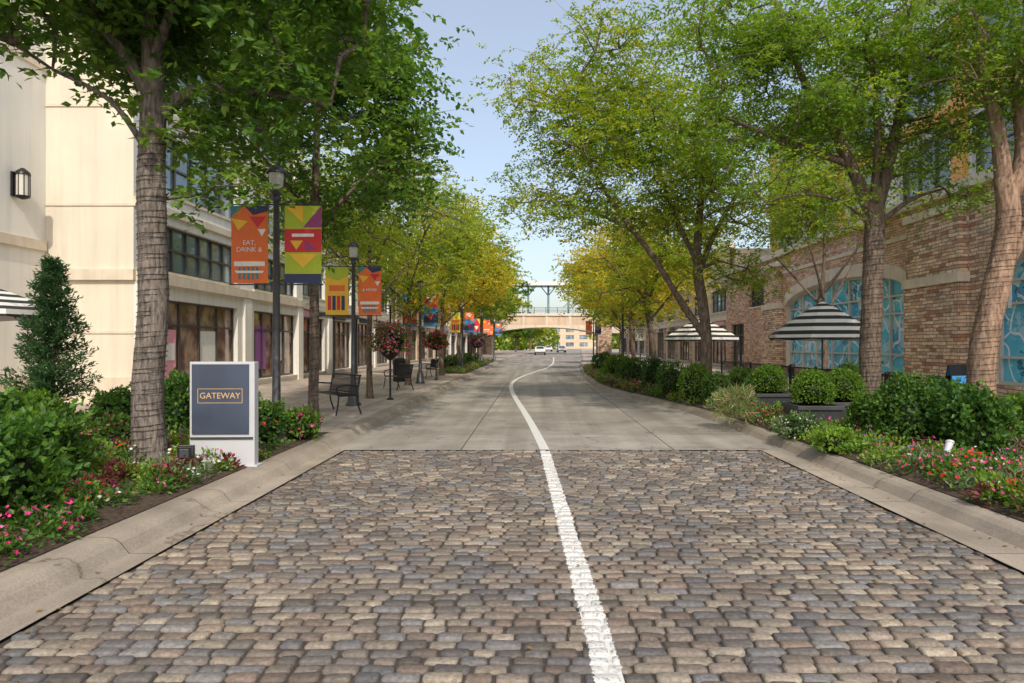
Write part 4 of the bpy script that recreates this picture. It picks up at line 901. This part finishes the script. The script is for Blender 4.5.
def car(x,y,rz,col,nm='sedan_car'):
    e=empty(nm,(x,y,0),rz); pm=M('car_paint',col,.25,.03,1,0); b=Bd()
    prof=[(-2.2,.35),(-2.25,.7),(-2.1,.92),(-1.4,1.0),(-.75,1.42),(.6,1.46),(1.3,1.02),(2.15,.95),(2.25,.65),(2.2,.35)]
    W=.88; n=len(prof)
    vs=[(-W*(1 if z<1.1 else .78),yy,z) for yy,z in prof]+[(W*(1 if z<1.1 else .78),yy,z) for yy,z in prof]
    b.add(vs,[tuple(range(n))]+[tuple(range(2*n-1,n-1,-1))]+[(i,n+i,n+(i+1)%n,(i+1)%n) for i in range(n)],pm); b.done('body',e,.03)
    b=Bd()
    b.poly([(-.62,-1.37,1.05),(.62,-1.37,1.05),(.58,-.82,1.40),(-.58,-.82,1.40)],GLASS); b.poly([(-.62,1.28,1.08),(.62,1.28,1.08),(.58,.68,1.43),(-.58,.68,1.43)],GLASS)
    for s in(-1,1): b.poly([(s*.885,-1.2,1.03),(s*.885,1.1,1.03),(s*.72,.55,1.4),(s*.72,-.7,1.38)],GLASS)
    b.done('windows',e)
    b=Bd()
    for s in(-1,1):
        for yy in(-1.35,1.4): b.cyl((s*.7,yy,.32),(s*.92,yy,.32),.32,.32,BLACK,20); b.cyl((s*.9,yy,.32),(s*.93,yy,.32),.19,.19,GREYP,12)
    b.done('wheels',e); b=Bd()
    for s in(-1,1): b.box(s*.5,s*.8,-2.27,-2.2,.62,.78,WHTP); b.box(s*.5,s*.8,2.2,2.27,.68,.82,BC['r'])
    b.box(-.9,.9,-2.3,-2.2,.36,.5,BLACK); b.done('lights',e)
car(1.0,114,.0,(.65,.65,.65)); car(6.0,150,.05,(.3,.3,.32)); car(3.6,172,.05,(.6,.6,.6))
rng=np.random.default_rng(99); n=260
X=np.concatenate([rng.normal(-3.0,.25,n//3),rng.normal(3.75,.25,n//3),rng.uniform(-3,3.8,n-2*(n//3))]); Y=rng.uniform(2,22,n)
X=np.clip(X,-3.15,3.9); Y=np.where(X>3.3,np.minimum(Y,13),Y)
V,F=leaves(np.stack([X,Y,np.full(n,.008)],1),rng.normal(size=(n,3))*np.array([1,1,.05]),np.array([[0,0,1.]])+rng.normal(size=(n,3))*.15,rng.uniform(.03,.06,n),.013)
mk('fallen_leaves',V,[(F,0,False)],[LEAF],np.repeat(colors(n,[(.3,.2,.04),(.2,.12,.04),(.15,.15,.03)]),4,axis=0))
# ---------------------------------------------------------------- light, world, camera
el=math.radians(42); az=math.radians(170)
S=Vector((math.sin(az)*math.cos(el),math.cos(az)*math.cos(el),math.sin(el)))
ld=bpy.data.lights.new('sun','SUN'); ld.energy=3.1; ld.angle=math.radians(.6); ld.color=(1,.91,.78)
lo=bpy.data.objects.new('sun',ld); COL.objects.link(lo); lo.rotation_euler=S.to_track_quat('Z','Y').to_euler()
w=bpy.data.worlds.new('World'); scn.world=w; w.use_nodes=True; t=w.node_tree
sk=t.nodes.new('ShaderNodeTexSky'); sk.sky_type='NISHITA'; sk.sun_disc=False; sk.sun_elevation=el; sk.sun_rotation=az; sk.air_density=1.0; sk.dust_density=2.5; sk.ozone_density=1.0
hz=t.nodes.new('ShaderNodeMix'); hz.data_type='RGBA'; hz.blend_type='ADD'; hz.inputs[0].default_value=1; hz.inputs[7].default_value=(1.8,1.8,1.75,1)
t.links.new(sk.outputs[0],hz.inputs[6])
bg=t.nodes['Background']; bg.inputs[1].default_value=.15; t.links.new(hz.outputs[2],bg.inputs[0])
cd=bpy.data.cameras.new('camera'); cam=bpy.data.objects.new('camera',cd); COL.objects.link(cam)
cam.location=(0,0,1.65); cam.rotation_euler=(math.pi/2,0,0); cd.sensor_width=36; cd.lens=24.0; cd.shift_x=-22/1024; cd.shift_y=3.5/1024; cd.clip_end=5000; cd.clip_start=.05
scn.camera=cam
scn.view_settings.view_transform='Standard'; scn.view_settings.look='None'; scn.view_settings.exposure=0
